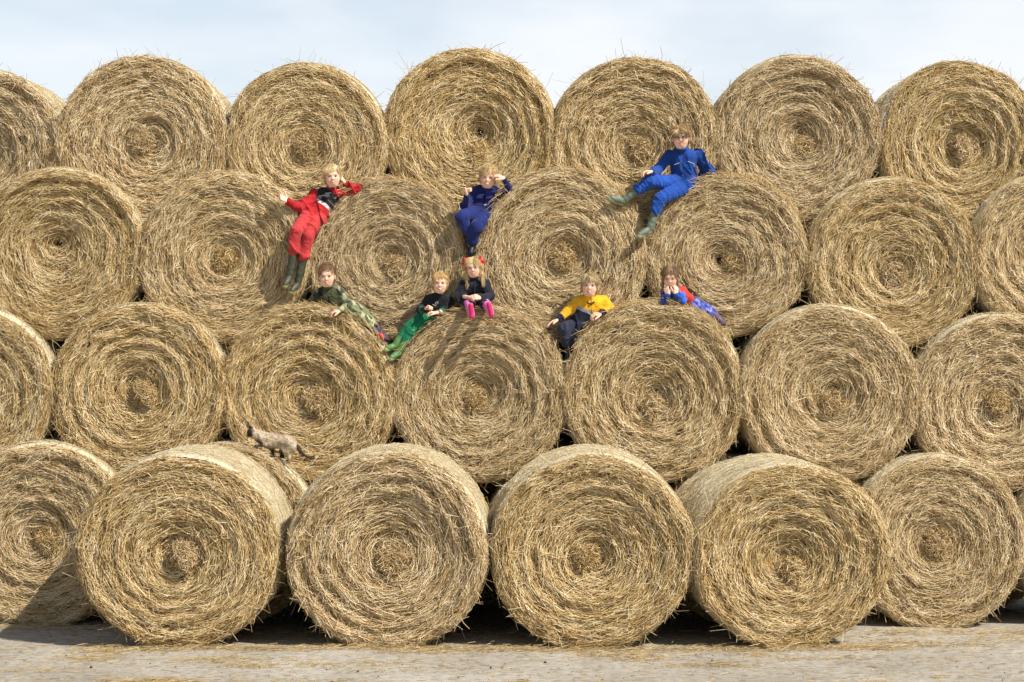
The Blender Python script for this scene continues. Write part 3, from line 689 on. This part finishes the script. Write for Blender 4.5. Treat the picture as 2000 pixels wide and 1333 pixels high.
def make_hair(root, org, H, R, hc, hs, hp, seed):
    r = np.random.default_rng(seed+77); col = np.array(hp['col']); vol = hp.get('vol', 1.0)
    pr = [('e', H(0, -.016, .036), (.079*hs*vol, .094*hs, .081*hs*vol), R, 0), ('c', H(-.045, -.035, -.02), H(.045, -.035, -.02), .034*hs, .034*hs, .02)]
    for a_, b_, ra, rb in hp.get('add', []): pr.append(('c', H(*a_), H(*b_), ra*hs, rb*hs, .012))
    fz = hp.get('fringe', .045)
    cuts = [('e', H(0, .105, fz-.082), (.067*hs, .085*hs, .076*hs), R, .010), ('c', H(-.09, .012, -.03), H(.09, .012, -.03), .026*hs, .026*hs, .01), ('c', H(-.05, -.0, -.10), H(.05, -.0, -.10), .045*hs, .045*hs, .01)]
    for c in hp.get('cut', []): cuts.append(('c', H(*c[0]), H(*c[1]), c[2]*hs, c[3]*hs, .008))
    if hp.get('long'): cuts = cuts[:1]
    dsp = lambda X: hp.get('rough', .0025)*wave(X, seed, hp.get('freq', 120))
    V, Q = surface(pr, .004, cuts, dsp)
    X = (V-hc)@R/hs
    st = wave(X*np.array([1, .35, .35]), seed+2, 420, 6)
    c = col[None]*(1+.22*st[:, None]); c = np.clip(c, 0.01, 1)
    # strands
    n = int(1.5*hp.get('n', 900)); nr = vnormals(V, Q); ii = r.integers(0, len(V), n*2)
    ii = ii[(nr[ii]@R[:, 2] > -.7)][:n]; p = V[ii]; nn = nr[ii]
    part_x = hp.get('part', 0.25)*.07
    Xp = X[ii]; comb = np.stack([np.sign(Xp[:, 0]-part_x)*np.where(Xp[:, 2] > .05, 1.0, .12), .55*np.ones(len(ii))*(Xp[:, 1] > -.02)-.3, -1.1+0*ii], 1)
    if hp.get('curly'): comb = r.normal(size=(len(ii), 3))
    if hp.get('spiky'): comb = np.stack([.25*r.normal(size=len(ii)), .5+.2*r.normal(size=len(ii)), 1.3+0*ii], 1)
    d = comb@R.T+r.normal(0, .16, (len(ii), 3)); lift = hp.get('lift', .05)
    d = d-nn*((d*nn).sum(1))[:, None]+nn*lift*np.abs(r.normal(1, .5, len(ii)))[:, None]
    d /= np.linalg.norm(d, axis=1, keepdims=True); L = (r.uniform(.4, 1, len(ii))*hp.get('len', .04)*hs)[:, None]
    L = L*1.15; q0 = p-nn*.002; q1 = p+d*L*.5+nn*.0025; q2 = p+d*L-(nn*.0015 if not hp.get('spiky') else 0)
    if hp.get('curly'): q1 = q1+nn*.008; 
    Vs, Qs, tn_ = prisms(q0, q1, q2, nn, r.uniform(.0006, .0012, len(ii)), r.uniform(.75, 1.3, len(ii)))
    V2 = np.concatenate([V, Vs]); Q2 = np.concatenate([Q, Qs+len(V)]); c2 = np.concatenate([c, np.clip(col[None]*tn_[:, None], 0, 1)])
    o = part('hair', V2, Q2, c2, M_HAIR, root, org, hp.get('label'))
    return o

def blob(name, prims, h, col, mat, parent, org, disp=None, label=None):
    V, Q = surface(prims, h, (), disp)
    return part(name, V, Q, col(V) if callable(col) else flat(V, col), mat, parent, org, label)

RED, REDW = (.36, .014, .016), (.43, .035, .035)
def red_suit(t):
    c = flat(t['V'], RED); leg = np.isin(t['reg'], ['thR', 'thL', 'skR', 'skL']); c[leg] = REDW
    to = (t['reg'] == 'torso') & (np.abs(t['v']) < .115)
    w = .02*np.sin(t['v']*30); u = t['u']+w
    yoke = to & (u < .47) & (u > .02); c[yoke] = (.012, .012, .015)
    c[to & (u >= .47) & (u < .56)] = (.55, .53, .52)
    c[to & (u >= .50) & (u < .53) & (np.sin(t['v']*190) > .2)] = (.20, .18, .18)
    return c
def red_extra(x):
    # grey tractor-like emblem printed on the yoke
    def at(v, u, off=.092): return x['nk']+x['ax']*np.linalg.norm(x['pv']-x['nk'])*u-x['sd']*v+nv(A3((0, -1, .35)))*off
    pr = [('c', at(-.035, .35), at(.03, .30), .008, .008, .002), ('c', at(.0, .25), at(.035, .22), .009, .007, .002), ('c', at(-.045, .38), at(-.02, .40), .006, .006, 0), ('c', at(.02, .36), at(.04, .34), .010, .008, 0)]
    blob('chest_emblem', pr, .003, (.06, .07, .07), M_CLOTH, x['root'], x['org'])
zs_ = Y3
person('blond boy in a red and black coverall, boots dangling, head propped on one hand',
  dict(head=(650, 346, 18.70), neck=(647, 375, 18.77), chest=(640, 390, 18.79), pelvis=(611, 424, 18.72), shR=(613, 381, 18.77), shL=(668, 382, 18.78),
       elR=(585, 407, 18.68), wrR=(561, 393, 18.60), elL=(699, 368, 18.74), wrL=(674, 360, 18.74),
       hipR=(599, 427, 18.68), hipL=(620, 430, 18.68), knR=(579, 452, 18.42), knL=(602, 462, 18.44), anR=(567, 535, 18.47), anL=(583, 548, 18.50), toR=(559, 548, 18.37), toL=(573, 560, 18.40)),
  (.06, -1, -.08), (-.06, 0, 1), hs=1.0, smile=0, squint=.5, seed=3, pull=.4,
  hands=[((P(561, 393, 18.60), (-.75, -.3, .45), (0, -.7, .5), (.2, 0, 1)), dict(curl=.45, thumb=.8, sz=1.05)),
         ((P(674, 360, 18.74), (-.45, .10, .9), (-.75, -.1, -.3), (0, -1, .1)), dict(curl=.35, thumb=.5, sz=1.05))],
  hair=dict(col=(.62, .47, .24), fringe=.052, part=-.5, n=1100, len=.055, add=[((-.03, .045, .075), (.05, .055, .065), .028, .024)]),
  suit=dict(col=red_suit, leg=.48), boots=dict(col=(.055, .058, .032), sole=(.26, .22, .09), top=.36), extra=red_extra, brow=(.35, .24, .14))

NAVY = (.010, .015, .085)
def blue_suit(t):
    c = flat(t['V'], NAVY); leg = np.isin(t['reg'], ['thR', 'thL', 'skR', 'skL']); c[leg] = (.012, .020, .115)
    to = (t['reg'] == 'torso'); c[to & (np.abs(t['v']-.0) < .018) & (t['u'] < .6)] = (.035, .042, .22); c[to & (np.abs(t['u']-.72) < .02)] = (.008, .009, .05)
    return c
def thumb_extra(x):
    def at(v, u, off=.090): return x['nk']+x['ax']*np.linalg.norm(x['pv']-x['nk'])*u-x['sd']*v+nv(A3((0, -1, .3)))*off
    blob('chest_pocket', [('c', at(-.055, .32, .074), at(-.02, .32, .078), .012, .012, .002), ('c', at(-.055, .42, .074), at(-.02, .42, .078), .012, .012, .002)], .004, (.016, .018, .12), M_CLOTH, x['root'], x['org'])
    blob('chest_pocket', [('c', at(.055, .32, .074), at(.02, .32, .078), .012, .012, .002), ('c', at(.055, .42, .074), at(.02, .42, .078), .012, .012, .002)], .004, (.016, .018, .12), M_CLOTH, x['root'], x['org'])
    blob('white_tag', [('c', at(.030, .80, .098), at(.042, .77, .098), .004, .003, 0)], .002, (.6, .62, .65), M_SMALL, x['root'], x['org'])
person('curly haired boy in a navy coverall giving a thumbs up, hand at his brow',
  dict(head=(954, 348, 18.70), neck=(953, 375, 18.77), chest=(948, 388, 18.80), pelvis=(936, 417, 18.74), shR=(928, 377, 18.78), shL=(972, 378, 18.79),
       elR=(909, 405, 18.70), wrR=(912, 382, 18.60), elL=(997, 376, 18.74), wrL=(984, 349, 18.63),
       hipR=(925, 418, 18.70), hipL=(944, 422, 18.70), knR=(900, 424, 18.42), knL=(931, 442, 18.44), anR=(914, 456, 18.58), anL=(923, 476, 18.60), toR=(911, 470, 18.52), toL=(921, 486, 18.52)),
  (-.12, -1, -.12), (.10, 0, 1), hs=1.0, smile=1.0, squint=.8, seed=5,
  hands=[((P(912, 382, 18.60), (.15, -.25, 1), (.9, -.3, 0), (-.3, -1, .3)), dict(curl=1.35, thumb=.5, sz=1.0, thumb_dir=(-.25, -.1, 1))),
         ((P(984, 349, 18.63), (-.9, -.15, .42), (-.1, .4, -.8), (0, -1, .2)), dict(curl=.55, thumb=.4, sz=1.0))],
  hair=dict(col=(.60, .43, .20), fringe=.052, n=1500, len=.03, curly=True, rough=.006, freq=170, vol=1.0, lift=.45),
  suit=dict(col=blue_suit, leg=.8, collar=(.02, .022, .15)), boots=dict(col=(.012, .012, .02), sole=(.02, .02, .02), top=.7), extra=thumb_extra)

RB = (.007, .045, .22)
def royal_suit(t):
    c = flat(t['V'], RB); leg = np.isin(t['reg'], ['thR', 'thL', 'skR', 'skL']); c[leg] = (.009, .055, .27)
    return c
def royal_extra(x):
    def at(v, u, off=.088): return x['nk']+x['ax']*np.linalg.norm(x['pv']-x['nk'])*u-x['sd']*v+nv(A3((0, -1, .1)))*off
    blob('zip', [('c', at(.03, .36), at(.08, .43), .0022, .0022, 0), ('c', at(.08, .43), at(.082, .53), .0022, .0022, 0)], .0018, (.55, .52, .38), M_SMALL, x['root'], x['org'])
    blob('zip', [('c', at(-.04, .40), at(-.085, .46), .0022, .0022, 0)], .0018, (.55, .52, .38), M_SMALL, x['root'], x['org'])
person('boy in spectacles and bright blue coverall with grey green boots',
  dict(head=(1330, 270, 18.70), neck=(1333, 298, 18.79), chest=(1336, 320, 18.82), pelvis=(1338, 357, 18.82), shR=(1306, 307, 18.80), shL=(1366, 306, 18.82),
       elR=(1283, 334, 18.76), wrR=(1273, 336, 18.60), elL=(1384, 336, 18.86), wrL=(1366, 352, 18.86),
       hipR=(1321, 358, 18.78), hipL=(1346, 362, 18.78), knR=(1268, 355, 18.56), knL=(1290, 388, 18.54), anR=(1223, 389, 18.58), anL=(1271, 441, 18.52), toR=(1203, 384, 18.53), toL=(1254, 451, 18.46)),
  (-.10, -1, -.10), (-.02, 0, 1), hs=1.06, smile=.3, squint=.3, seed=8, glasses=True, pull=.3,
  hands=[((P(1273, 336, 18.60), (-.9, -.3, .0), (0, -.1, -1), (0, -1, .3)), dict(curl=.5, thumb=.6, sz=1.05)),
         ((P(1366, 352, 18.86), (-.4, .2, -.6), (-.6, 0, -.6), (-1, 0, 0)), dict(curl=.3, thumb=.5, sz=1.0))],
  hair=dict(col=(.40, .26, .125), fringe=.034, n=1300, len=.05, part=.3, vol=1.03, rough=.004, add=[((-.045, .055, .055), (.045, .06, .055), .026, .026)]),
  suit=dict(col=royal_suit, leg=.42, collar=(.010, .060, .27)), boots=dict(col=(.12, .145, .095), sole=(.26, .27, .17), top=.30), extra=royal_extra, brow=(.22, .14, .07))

def camo_suit(t):
    V = t['V']; a = wave(V, 31, 60, 9); b_ = wave(V, 57, 75, 9); d_ = wave(V, 91, 95, 9)
    c = flat(V, (.105, .115, .055)); c[a > .55] = (.035, .045, .025); c[b_ > .75] = (.23, .21, .12); c[d_ > 1.0] = (.016, .016, .014)
    leg = np.isin(t['reg'], ['thR', 'thL', 'skR', 'skL', 'faL']); c[leg] *= 1.7  # legs and left forearm lightened, highlights put into the colour
    to = (t['reg'] == 'torso'); c[to] *= .55
    return c
def camo_extra(x):
    blob('red_boot_toe', [('c', x['J']['toR']+A3((.0, -.012, .0)), x['J']['toR']+A3((.02, -.014, -.018)), .022, .018, 0)], .004, (.5, .03, .03), M_RUB, x['root'], x['org'])
person('small boy in a camouflage suit with spiky hair, lying sideways on a bale',
  dict(head=(639, 541, 18.52), neck=(642, 568, 18.58), chest=(646, 580, 18.60), pelvis=(668, 600, 18.60), shR=(623, 574, 18.60), shL=(662, 569, 18.58),
       elR=(608, 592, 18.62), wrR=(592, 597, 18.56), elL=(680, 594, 18.52), wrL=(664, 607, 18.46),
       hipR=(676, 606, 18.56), hipL=(678, 596, 18.62), knR=(703, 618, 18.48), knL=(712, 613, 18.60), anR=(733, 648, 18.52), anL=(739, 645, 18.60), toR=(743, 655, 18.46), toL=(748, 655, 18.56)),
  (-.03, -1, -.10), (-.05, 0, 1), hs=.98, smile=.35, squint=.7, seed=11, thick=.9,
  hands=[((P(592, 597, 18.56), (-1, -.3, -.05), (0, -.2, -1), (0, -1, 0)), dict(curl=.25, thumb=.7, sz=.9)),
         ((P(664, 607, 18.46), (-1, -.3, -.15), (0, .3, -1), (0, -.6, .6)), dict(curl=.5, thumb=.5, sz=.95))],
  hair=dict(col=(.32, .19, .10), fringe=.074, n=1200, len=.04, spiky=True, rough=.004, lift=.5, vol=.94, add=[((-.02, .03, .09), (.02, .03, .095), .022, .02)], cut=[((-.10, .04, .03), (-.085, .06, -.01), .03, .03), ((.10, .04, .03), (.085, .06, -.01), .03, .03)]),
  suit=dict(col=camo_suit, leg=.7, collar=(.07, .075, .04)), boots=dict(col=(.05, .035, .055), sole=(.03, .02, .03), top=.62), extra=camo_extra, folds_amp=.008, brow=(.2, .12, .07))

GREEN = (.003, .13, .052)
def green_suit(t):
    c = flat(t['V'], GREEN); to = (t['reg'] == 'torso'); c[to & (t['u'] < .80)] = (.010, .010, .012); c[np.isin(t['reg'], ['uaR', 'uaL'])] = (.010, .010, .012)
    for S in 'RL':
        J = t['J']; d = np.linalg.norm(t['V']-lerp(J['el'+S], J['wr'+S], .93), axis=1); c[(t['reg'] == 'fa'+S) & (d < .045)] = (.01, .01, .012)
    return c
def green_extra(x):
    def at(v, u, off=.086): return x['nk']+x['ax']*np.linalg.norm(x['pv']-x['nk'])*u-x['sd']*v+nv(A3((0, -1, .2)))*off
    blob('chest_emblem', [('c', at(.02+.012*math.cos(a), .42+.07*math.sin(a)), at(.02+.012*math.cos(a+1.05), .42+.07*math.sin(a+1.05)), .0018, .0018, 0) for a in np.arange(0, 6.2, 1.047)]+[('c', at(-.005, .5), at(.03, .58), .002, .002, 0)], .0015, (.45, .47, .47), M_SMALL, x['root'], x['org'])
person('smiling boy in a black and green coverall with light green boots',
  dict(head=(860, 554, 18.52), neck=(859, 581, 18.58), chest=(856, 594, 18.60), pelvis=(835, 617, 18.60), shR=(837, 586, 18.60), shL=(877, 588, 18.62),
       elR=(821, 605, 18.55), wrR=(832, 605, 18.46), elL=(868, 606, 18.56), wrL=(851, 612, 18.46),
       hipR=(826, 620, 18.58), hipL=(838, 624, 18.56), knR=(797, 640, 18.50), knL=(801, 649, 18.46), anR=(774, 671, 18.46), anL=(781, 684, 18.44), toR=(762, 675, 18.42), toL=(770, 692, 18.38)),
  (-.02, -1, -.08), (.02, 0, 1), hs=.93, smile=1.0, squint=.8, seed=14, thick=.88, pull=.35,
  hands=[((P(832, 605, 18.46), (.55, -.5, .45), (.2, -.5, -.7), (0, -.4, 1)), dict(curl=.9, thumb=.5, sz=.9)),
         ((P(851, 612, 18.46), (-.9, -.4, .2), (0, .1, -1), (0, -.5, 1)), dict(curl=.7, thumb=.5, sz=.9))],
  hair=dict(col=(.52, .34, .13), fringe=.050, n=1000, len=.04, part=.3, rough=.0035),
  suit=dict(col=green_suit, leg=.5), boots=dict(col=(.085, .19, .06), sole=(.30, .36, .13), top=.42), extra=green_extra, brow=(.38, .24, .12))

def dark_suit(t):
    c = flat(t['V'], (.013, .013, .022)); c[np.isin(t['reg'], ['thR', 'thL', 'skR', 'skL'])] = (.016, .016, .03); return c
def bows_extra(x):
    H = x['H']; 
    for sg in (1, -1):
        b0 = H(sg*.070, .0, .070)
        def loop(dx, dz): 
            q = nv(H(sg*dx, .0, dz)-H(0, 0, 0)); R2 = np.stack([q, x['R'][:, 1], np.cross(q, x['R'][:, 1])], 1); return ('e', b0+q*.022, (.024, .009, .013), R2, .002)
        o = blob('hair_bow', [loop(.3, .9), loop(.9, -.3), ('e', b0, (.009, .010, .009), None, .003), ('c', b0, H(sg*.088, .012, .030), .006, .008, .002), ('c', H(sg*.088, .012, .030), H(sg*.084, .02, -.008), .008, .009, .002), ('c', b0, H(sg*.066, .035, .035), .005, .008, .002)], .003, (.62, .012, .012), M_CLOTH, x['root'], x['org'])
    a = lerp(x['nk'], x['pv'], .15)+A3((0, -.085, 0)); b = lerp(x['nk'], x['pv'], .85)+A3((0, -.095, 0))
    blob('jacket_zip', [('c', a, b, .004, .004, 0)], .003, (.03, .03, .05), M_SMALL, x['root'], x['org'])
person('blonde girl with red hair bows, dark jacket and pink boots, sitting with hands clasped',
  dict(head=(925, 524, 18.55), neck=(927, 549, 18.60), chest=(928, 562, 18.61), pelvis=(928, 592, 18.66), shR=(906, 557, 18.60), shL=(949, 556, 18.60),
       elR=(899, 579, 18.55), wrR=(918, 582, 18.45), elL=(960, 579, 18.55), wrL=(938, 582, 18.45),
       hipR=(919, 594, 18.62), hipL=(940, 594, 18.62), knR=(914, 591, 18.50), knL=(948, 591, 18.50), anR=(920, 612, 18.28), anL=(957, 609, 18.30), toR=(919, 597, 18.27), toL=(954, 595, 18.29)),
  (-.10, -1, -.12), (-.10, 0, 1), hs=.90, smile=.5, squint=.9, seed=17, pull=0, thick=.92,
  hands=[((P(918, 582, 18.45), (1, -.5, .25), (.2, .5, -.5), (0, -.2, 1)), dict(curl=.7, thumb=.5, sz=.9)),
         ((P(938, 582, 18.43), (-1, -.5, .05), (-.2, .5, -.5), (0, -.2, 1)), dict(curl=.7, thumb=.5, sz=.9))],
  hair=dict(col=(.60, .43, .21), fringe=.062, n=1500, len=.07, part=0, long=True, add=[((-.070, .0, .03), (-.075, .01, -.07), .022, .022), ((-.075, .01, -.07), (-.085, .035, -.135), .024, .014), ((.070, .0, .03), (.075, .01, -.07), .020, .018), ((.075, .01, -.07), (.075, .045, -.135), .020, .010)]),
  suit=dict(col=dark_suit, leg=.2, collar=(.02, .02, .03)), boots=dict(col=(.62, .16, .42), sole=(.52, .02, .10), top=.12), extra=bows_extra, brow=(.35, .24, .14))

YEL, NV2 = (.66, .34, .012), (.010, .012, .028)
def yellow_suit(t):
    c = flat(t['V'], NV2); to = (t['reg'] == 'torso'); u = t['u']; c[to & (u < .30)] = YEL
    c[to & (u >= .30) & (u < .43)] = (.28, .29, .27); bd = to & (t['v'] < -.03) & (t['v'] > -.085) & (u > .33) & (u < .50); c[bd] = (.55, .57, .50); c[bd & (np.abs(u-.415) < .012)] = NV2
    for S in 'RL':
        a_ = np.isin(t['reg'], ['ua'+S, 'fa'+S]); c[a_] = YEL
        J = t['J']; d = np.linalg.norm(t['V']-lerp(J['el'+S], J['wr'+S], .93), axis=1); c[(t['reg'] == 'fa'+S) & (d < .05)] = NV2
    c[np.isin(t['reg'], ['thR', 'skR'])] = (.022, .027, .048)
    return c
def yellow_extra(x):
    def at(v, u, off=.090): return x['nk']+x['ax']*np.linalg.norm(x['pv']-x['nk'])*u-x['sd']*v+nv(A3((0, -1, .25)))*off
    blob('collar_trim', [('c', x['nk']+A3((-.03, -.055, -.01)), x['nk']+A3((.0, -.07, -.03)), .006, .006, 0), ('c', x['nk']+A3((.03, -.055, -.01)), x['nk']+A3((.0, -.07, -.03)), .006, .006, 0)], .003, NV2, M_CLOTH, x['root'], x['org'])
person('fair haired boy in a yellow and dark navy coverall, reclining between two bales',
  dict(head=(1152, 559, 18.50), neck=(1153, 588, 18.57), chest=(1150, 601, 18.60), pelvis=(1131, 637, 18.60), shR=(1127, 591, 18.58), shL=(1178, 589, 18.60),
       elR=(1108, 609, 18.55), wrR=(1090, 625, 18.48), elL=(1192, 605, 18.58), wrL=(1173, 614, 18.46),
       hipR=(1118, 638, 18.58), hipL=(1134, 642, 18.56), knR=(1102, 643, 18.36), knL=(1124, 656, 18.44), anR=(1110, 675, 18.50), anL=(1119, 684, 18.52), toR=(1108, 688, 18.46), toL=(1117, 694, 18.46)),
  (-.08, -1, -.06), (.04, 0, 1), hs=1.03, smile=0, squint=.7, seed=20,
  hands=[((P(1090, 625, 18.48), (-1, -.2, -.35), (0, -.2, -1), (0, -1, .2)), dict(curl=.25, thumb=.6, sz=1.0)),
         ((P(1173, 614, 18.46), (-1, -.35, -.05), (0, .4, -1), (0, -.5, 1)), dict(curl=.7, thumb=.5, sz=1.05))],
  hair=dict(col=(.50, .38, .19), fringe=.040, n=1100, len=.055, part=.6, vol=1.0, add=[((.0, .055, .07), (-.06, .045, .045), .026, .022)]),
  suit=dict(col=yellow_suit, leg=.8), boots=dict(col=(.012, .012, .016), sole=(.02, .02, .02), top=.75), extra=yellow_extra, brow=(.24, .16, .09))

def girl_suit(t):
    V = t['V']; c = flat(V, (.018, .06, .30)); u, v = t['u'], t['v']
    c[wave(V, 4, 60) > .8] = (.02, .03, .14); band = (t['reg'] == 'uaL'); c[band] = (.03, .11, .42)
    to = t['reg'] == 'torso'; c[to & (v < -.055) & (u > .12)] = (.50, .04, .025); c[to & (v < -.035) & (v >= -.055)] = (.07, .20, .62); c[to & (u > .9)] = (.10, .03, .10)
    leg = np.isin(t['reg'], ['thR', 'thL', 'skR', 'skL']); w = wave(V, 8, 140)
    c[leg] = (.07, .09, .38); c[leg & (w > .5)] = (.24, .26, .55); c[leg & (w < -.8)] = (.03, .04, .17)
    return c
def girl_extra(x):
    H = x['H']
    for sg, nm in ((1, 'plait'), (-1, 'plait')):
        pts = [H(sg*.068, -.01, -.02), H(sg*.078, .0, -.05), H(sg*.076, .02, -.085), H(sg*.078, .035, -.12), H(sg*.08, .04, -.15)]
        pr = [('c', lerp(pts[i], pts[i+1], k_/3), lerp(pts[i], pts[i+1], (k_+.6)/3), .016-.002*i, .010-.001*i, .002) for i in range(4) for k_ in range(3)]
        blob('plait', pr, .0035, (.20, .115, .06), M_HAIR, x['root'], x['org'], lambda X: .001*wave(X, 3, 300))
person('girl with brown plaits in a blue and red top, chin on her hands',
  dict(head=(1309, 542, 18.48), neck=(1313, 566, 18.55), chest=(1318, 574, 18.58), pelvis=(1344, 593, 18.66), shR=(1298, 572, 18.55), shL=(1330, 569, 18.58),
       elR=(1297, 588, 18.46), wrR=(1305, 576, 18.43), elL=(1334, 588, 18.46), wrL=(1320, 575, 18.42),
       hipR=(1352, 596, 18.62), hipL=(1357, 592, 18.66), knR=(1380, 608, 18.60), knL=(1382, 603, 18.64), anR=(1397, 619, 18.62), anL=(1396, 615, 18.66), toR=(1404, 626, 18.62), toL=(1403, 622, 18.66)),
  (-.12, -1, -.38), (-.02, 0, 1), hs=.92, smile=.5, squint=1.0, seed=23, thick=.80,
  hands=[((P(1305, 576, 18.43), (-.35, .05, 1), (.2, .6, .1), (1, 0, 0)), dict(curl=.55, thumb=.5, sz=.85)),
         ((P(1320, 575, 18.42), (.05, .05, 1), (-.3, .6, .1), (-1, 0, 0)), dict(curl=.65, thumb=.5, sz=.85))],
  hair=dict(col=(.23, .135, .07), fringe=.060, n=900, len=.06, part=0, long=True, rough=.0015),
  suit=dict(col=girl_suit, leg=.8), boots=dict(col=(.10, .06, .11), sole=(.05, .04, .06), top=.8), extra=girl_extra, brow=(.16, .10, .06))

# ---------------------------------------------------------------- the cat
def cat():
    q = lambda x, y, Y: A3(P(x, y, Y))
    Yc = 18.30
    pr = [('c', q(506, 853, Yc), q(528, 860, Yc), .050, .064, .0), ('c', q(528, 860, Yc), q(562, 866, Yc), .064, .068, .03), ('c', q(562, 866, Yc), q(571, 872, Yc), .066, .052, .03),
          ('c', q(498, 847, Yc), q(509, 852, Yc), .036, .046, .02), ('e', q(492, 846, Yc-.01), (.040, .042, .040), None, .015), ('c', q(489, 849, Yc+.01), q(484, 852, Yc+.02), .022, .014, .012),
          ('c', q(490, 840, Yc-.02), q(488, 831.5, Yc-.025), .015, .005, .005), ('c', q(496, 840, Yc-.035), q(495.5, 832.5, Yc-.035), .015, .005, .005),
          ('c', q(511, 860, Yc-.04), q(517, 868, Yc-.05), .038, .020, .02), ('c', q(517, 868, Yc-.05), q(503, 871, Yc-.06), .019, .013, .008), ('c', q(503, 871, Yc-.06), q(499, 871, Yc-.06), .014, .012, .004),
          ('c', q(521, 866, Yc+.03), q(530, 878, Yc+.02), .032, .018, .02), ('c', q(530, 878, Yc+.02), q(534, 888, Yc+.0), .016, .011, .008), ('c', q(534, 888, Yc), q(531, 890, Yc-.01), .012, .011, .004),
          ('c', q(567, 872, Yc-.035), q(559, 881, Yc-.05), .050, .030, .03), ('c', q(559, 881, Yc-.05), q(565, 893, Yc-.04), .026, .015, .012), ('c', q(565, 893, Yc-.04), q(563, 902, Yc-.05), .014, .011, .006), ('c', q(563, 902, Yc-.05), q(558.5, 903.5, Yc-.06), .012, .011, .004),
          ('c', q(560, 874, Yc+.04), q(550, 883, Yc+.03), .042, .024, .02), ('c', q(550, 883, Yc+.03), q(553, 891, Yc+.03), .022, .013, .01), ('c', q(553, 891, Yc+.03), q(546, 892, Yc+.02), .013, .011, .004)]
    tl = [(575, 869), (581, 874), (587, 882), (594, 889), (602, 894), (612, 897)]
    for i in range(5): pr.append(('c', q(*tl[i], Yc), q(*tl[i+1], Yc-.01), .017-.002*i, .015-.002*i, .008))
    pr = [(p[0], p[1], p[2], p[3]*.90, p[4]*.90, p[5]) if p[0] == 'c' else p for p in pr]
    V, Q = surface(pr, .0035, (), lambda X: .0012*wave(X*np.array([.4, 1, 1]), 2, 260)+.002*wave(X, 6, 90))
    cream, tan, dark, gr = np.array((.50, .405, .285)), np.array((.35, .265, .17)), np.array((.035, .022, .016)), np.array((.20, .16, .10))
    c = np.tile(cream, (len(V), 1)); c += (wave(V, 12, 45)*.05)[:, None]
    def near(p, r0, r1): d = np.linalg.norm(V-p, axis=1); return np.clip((r1-d)/(r1-r0), 0, 1)[:, None]
    def bl(w, k_): nonlocal c; c = c*(1-w)+k_*w
    bl(near(q(546, 858, Yc), .05, .14)*.7, tan); bl(near(q(560, 872, Yc-.09), .02, .06)*.8, gr); bl(near(q(548, 866, Yc-.07), .01, .045)*.6, gr)
    bl(near(q(486.5, 845.5, Yc-.035), .028, .046), dark); bl(near(q(489, 835, Yc-.02), .015, .026), dark)
    for p, a_, b_ in (((504, 870, Yc-.06), .035, .075), ((533, 886, Yc), .03, .055), ((549, 889, Yc+.03), .035, .06), ((562, 903, Yc-.05), .015, .032)): bl(near(q(*p), a_, b_), dark*1.6)
    for x_, y_ in tl[1:]: bl(near(q(x_, y_, Yc), .03, .05), dark*1.5)
    org = tuple(float(x) for x in q(530, 905, Yc))
    o = part('cat', V, Q, np.clip(c, .01, 1), M_FUR, None, org); tag(o, 'cream and grey cat with dark face, legs and tail, walking along a bale top', 'cat')
    r = np.random.default_rng(8); nr = vnormals(V, Q); ii = r.integers(0, len(V), 1800); p = V[ii]; nn = nr[ii]
    d = np.tile(A3((1, 0, -.35)), (len(ii), 1))+r.normal(0, .3, (len(ii), 3)); d -= nn*((d*nn).sum(1))[:, None]; d = d/np.linalg.norm(d, axis=1, keepdims=True)+nn*.22
    Vs, Qs, tt = prisms(p, p+d*.008+nn*.001, p+d*.016, nn, np.full(len(ii), .0009), r.uniform(.75, 1.25, len(ii)))
    part('fur_tips', Vs, Qs, np.clip(np.repeat(c[ii], 9, 0)*tt[:, None], 0.005, 1), M_FUR, o, org)
cat()
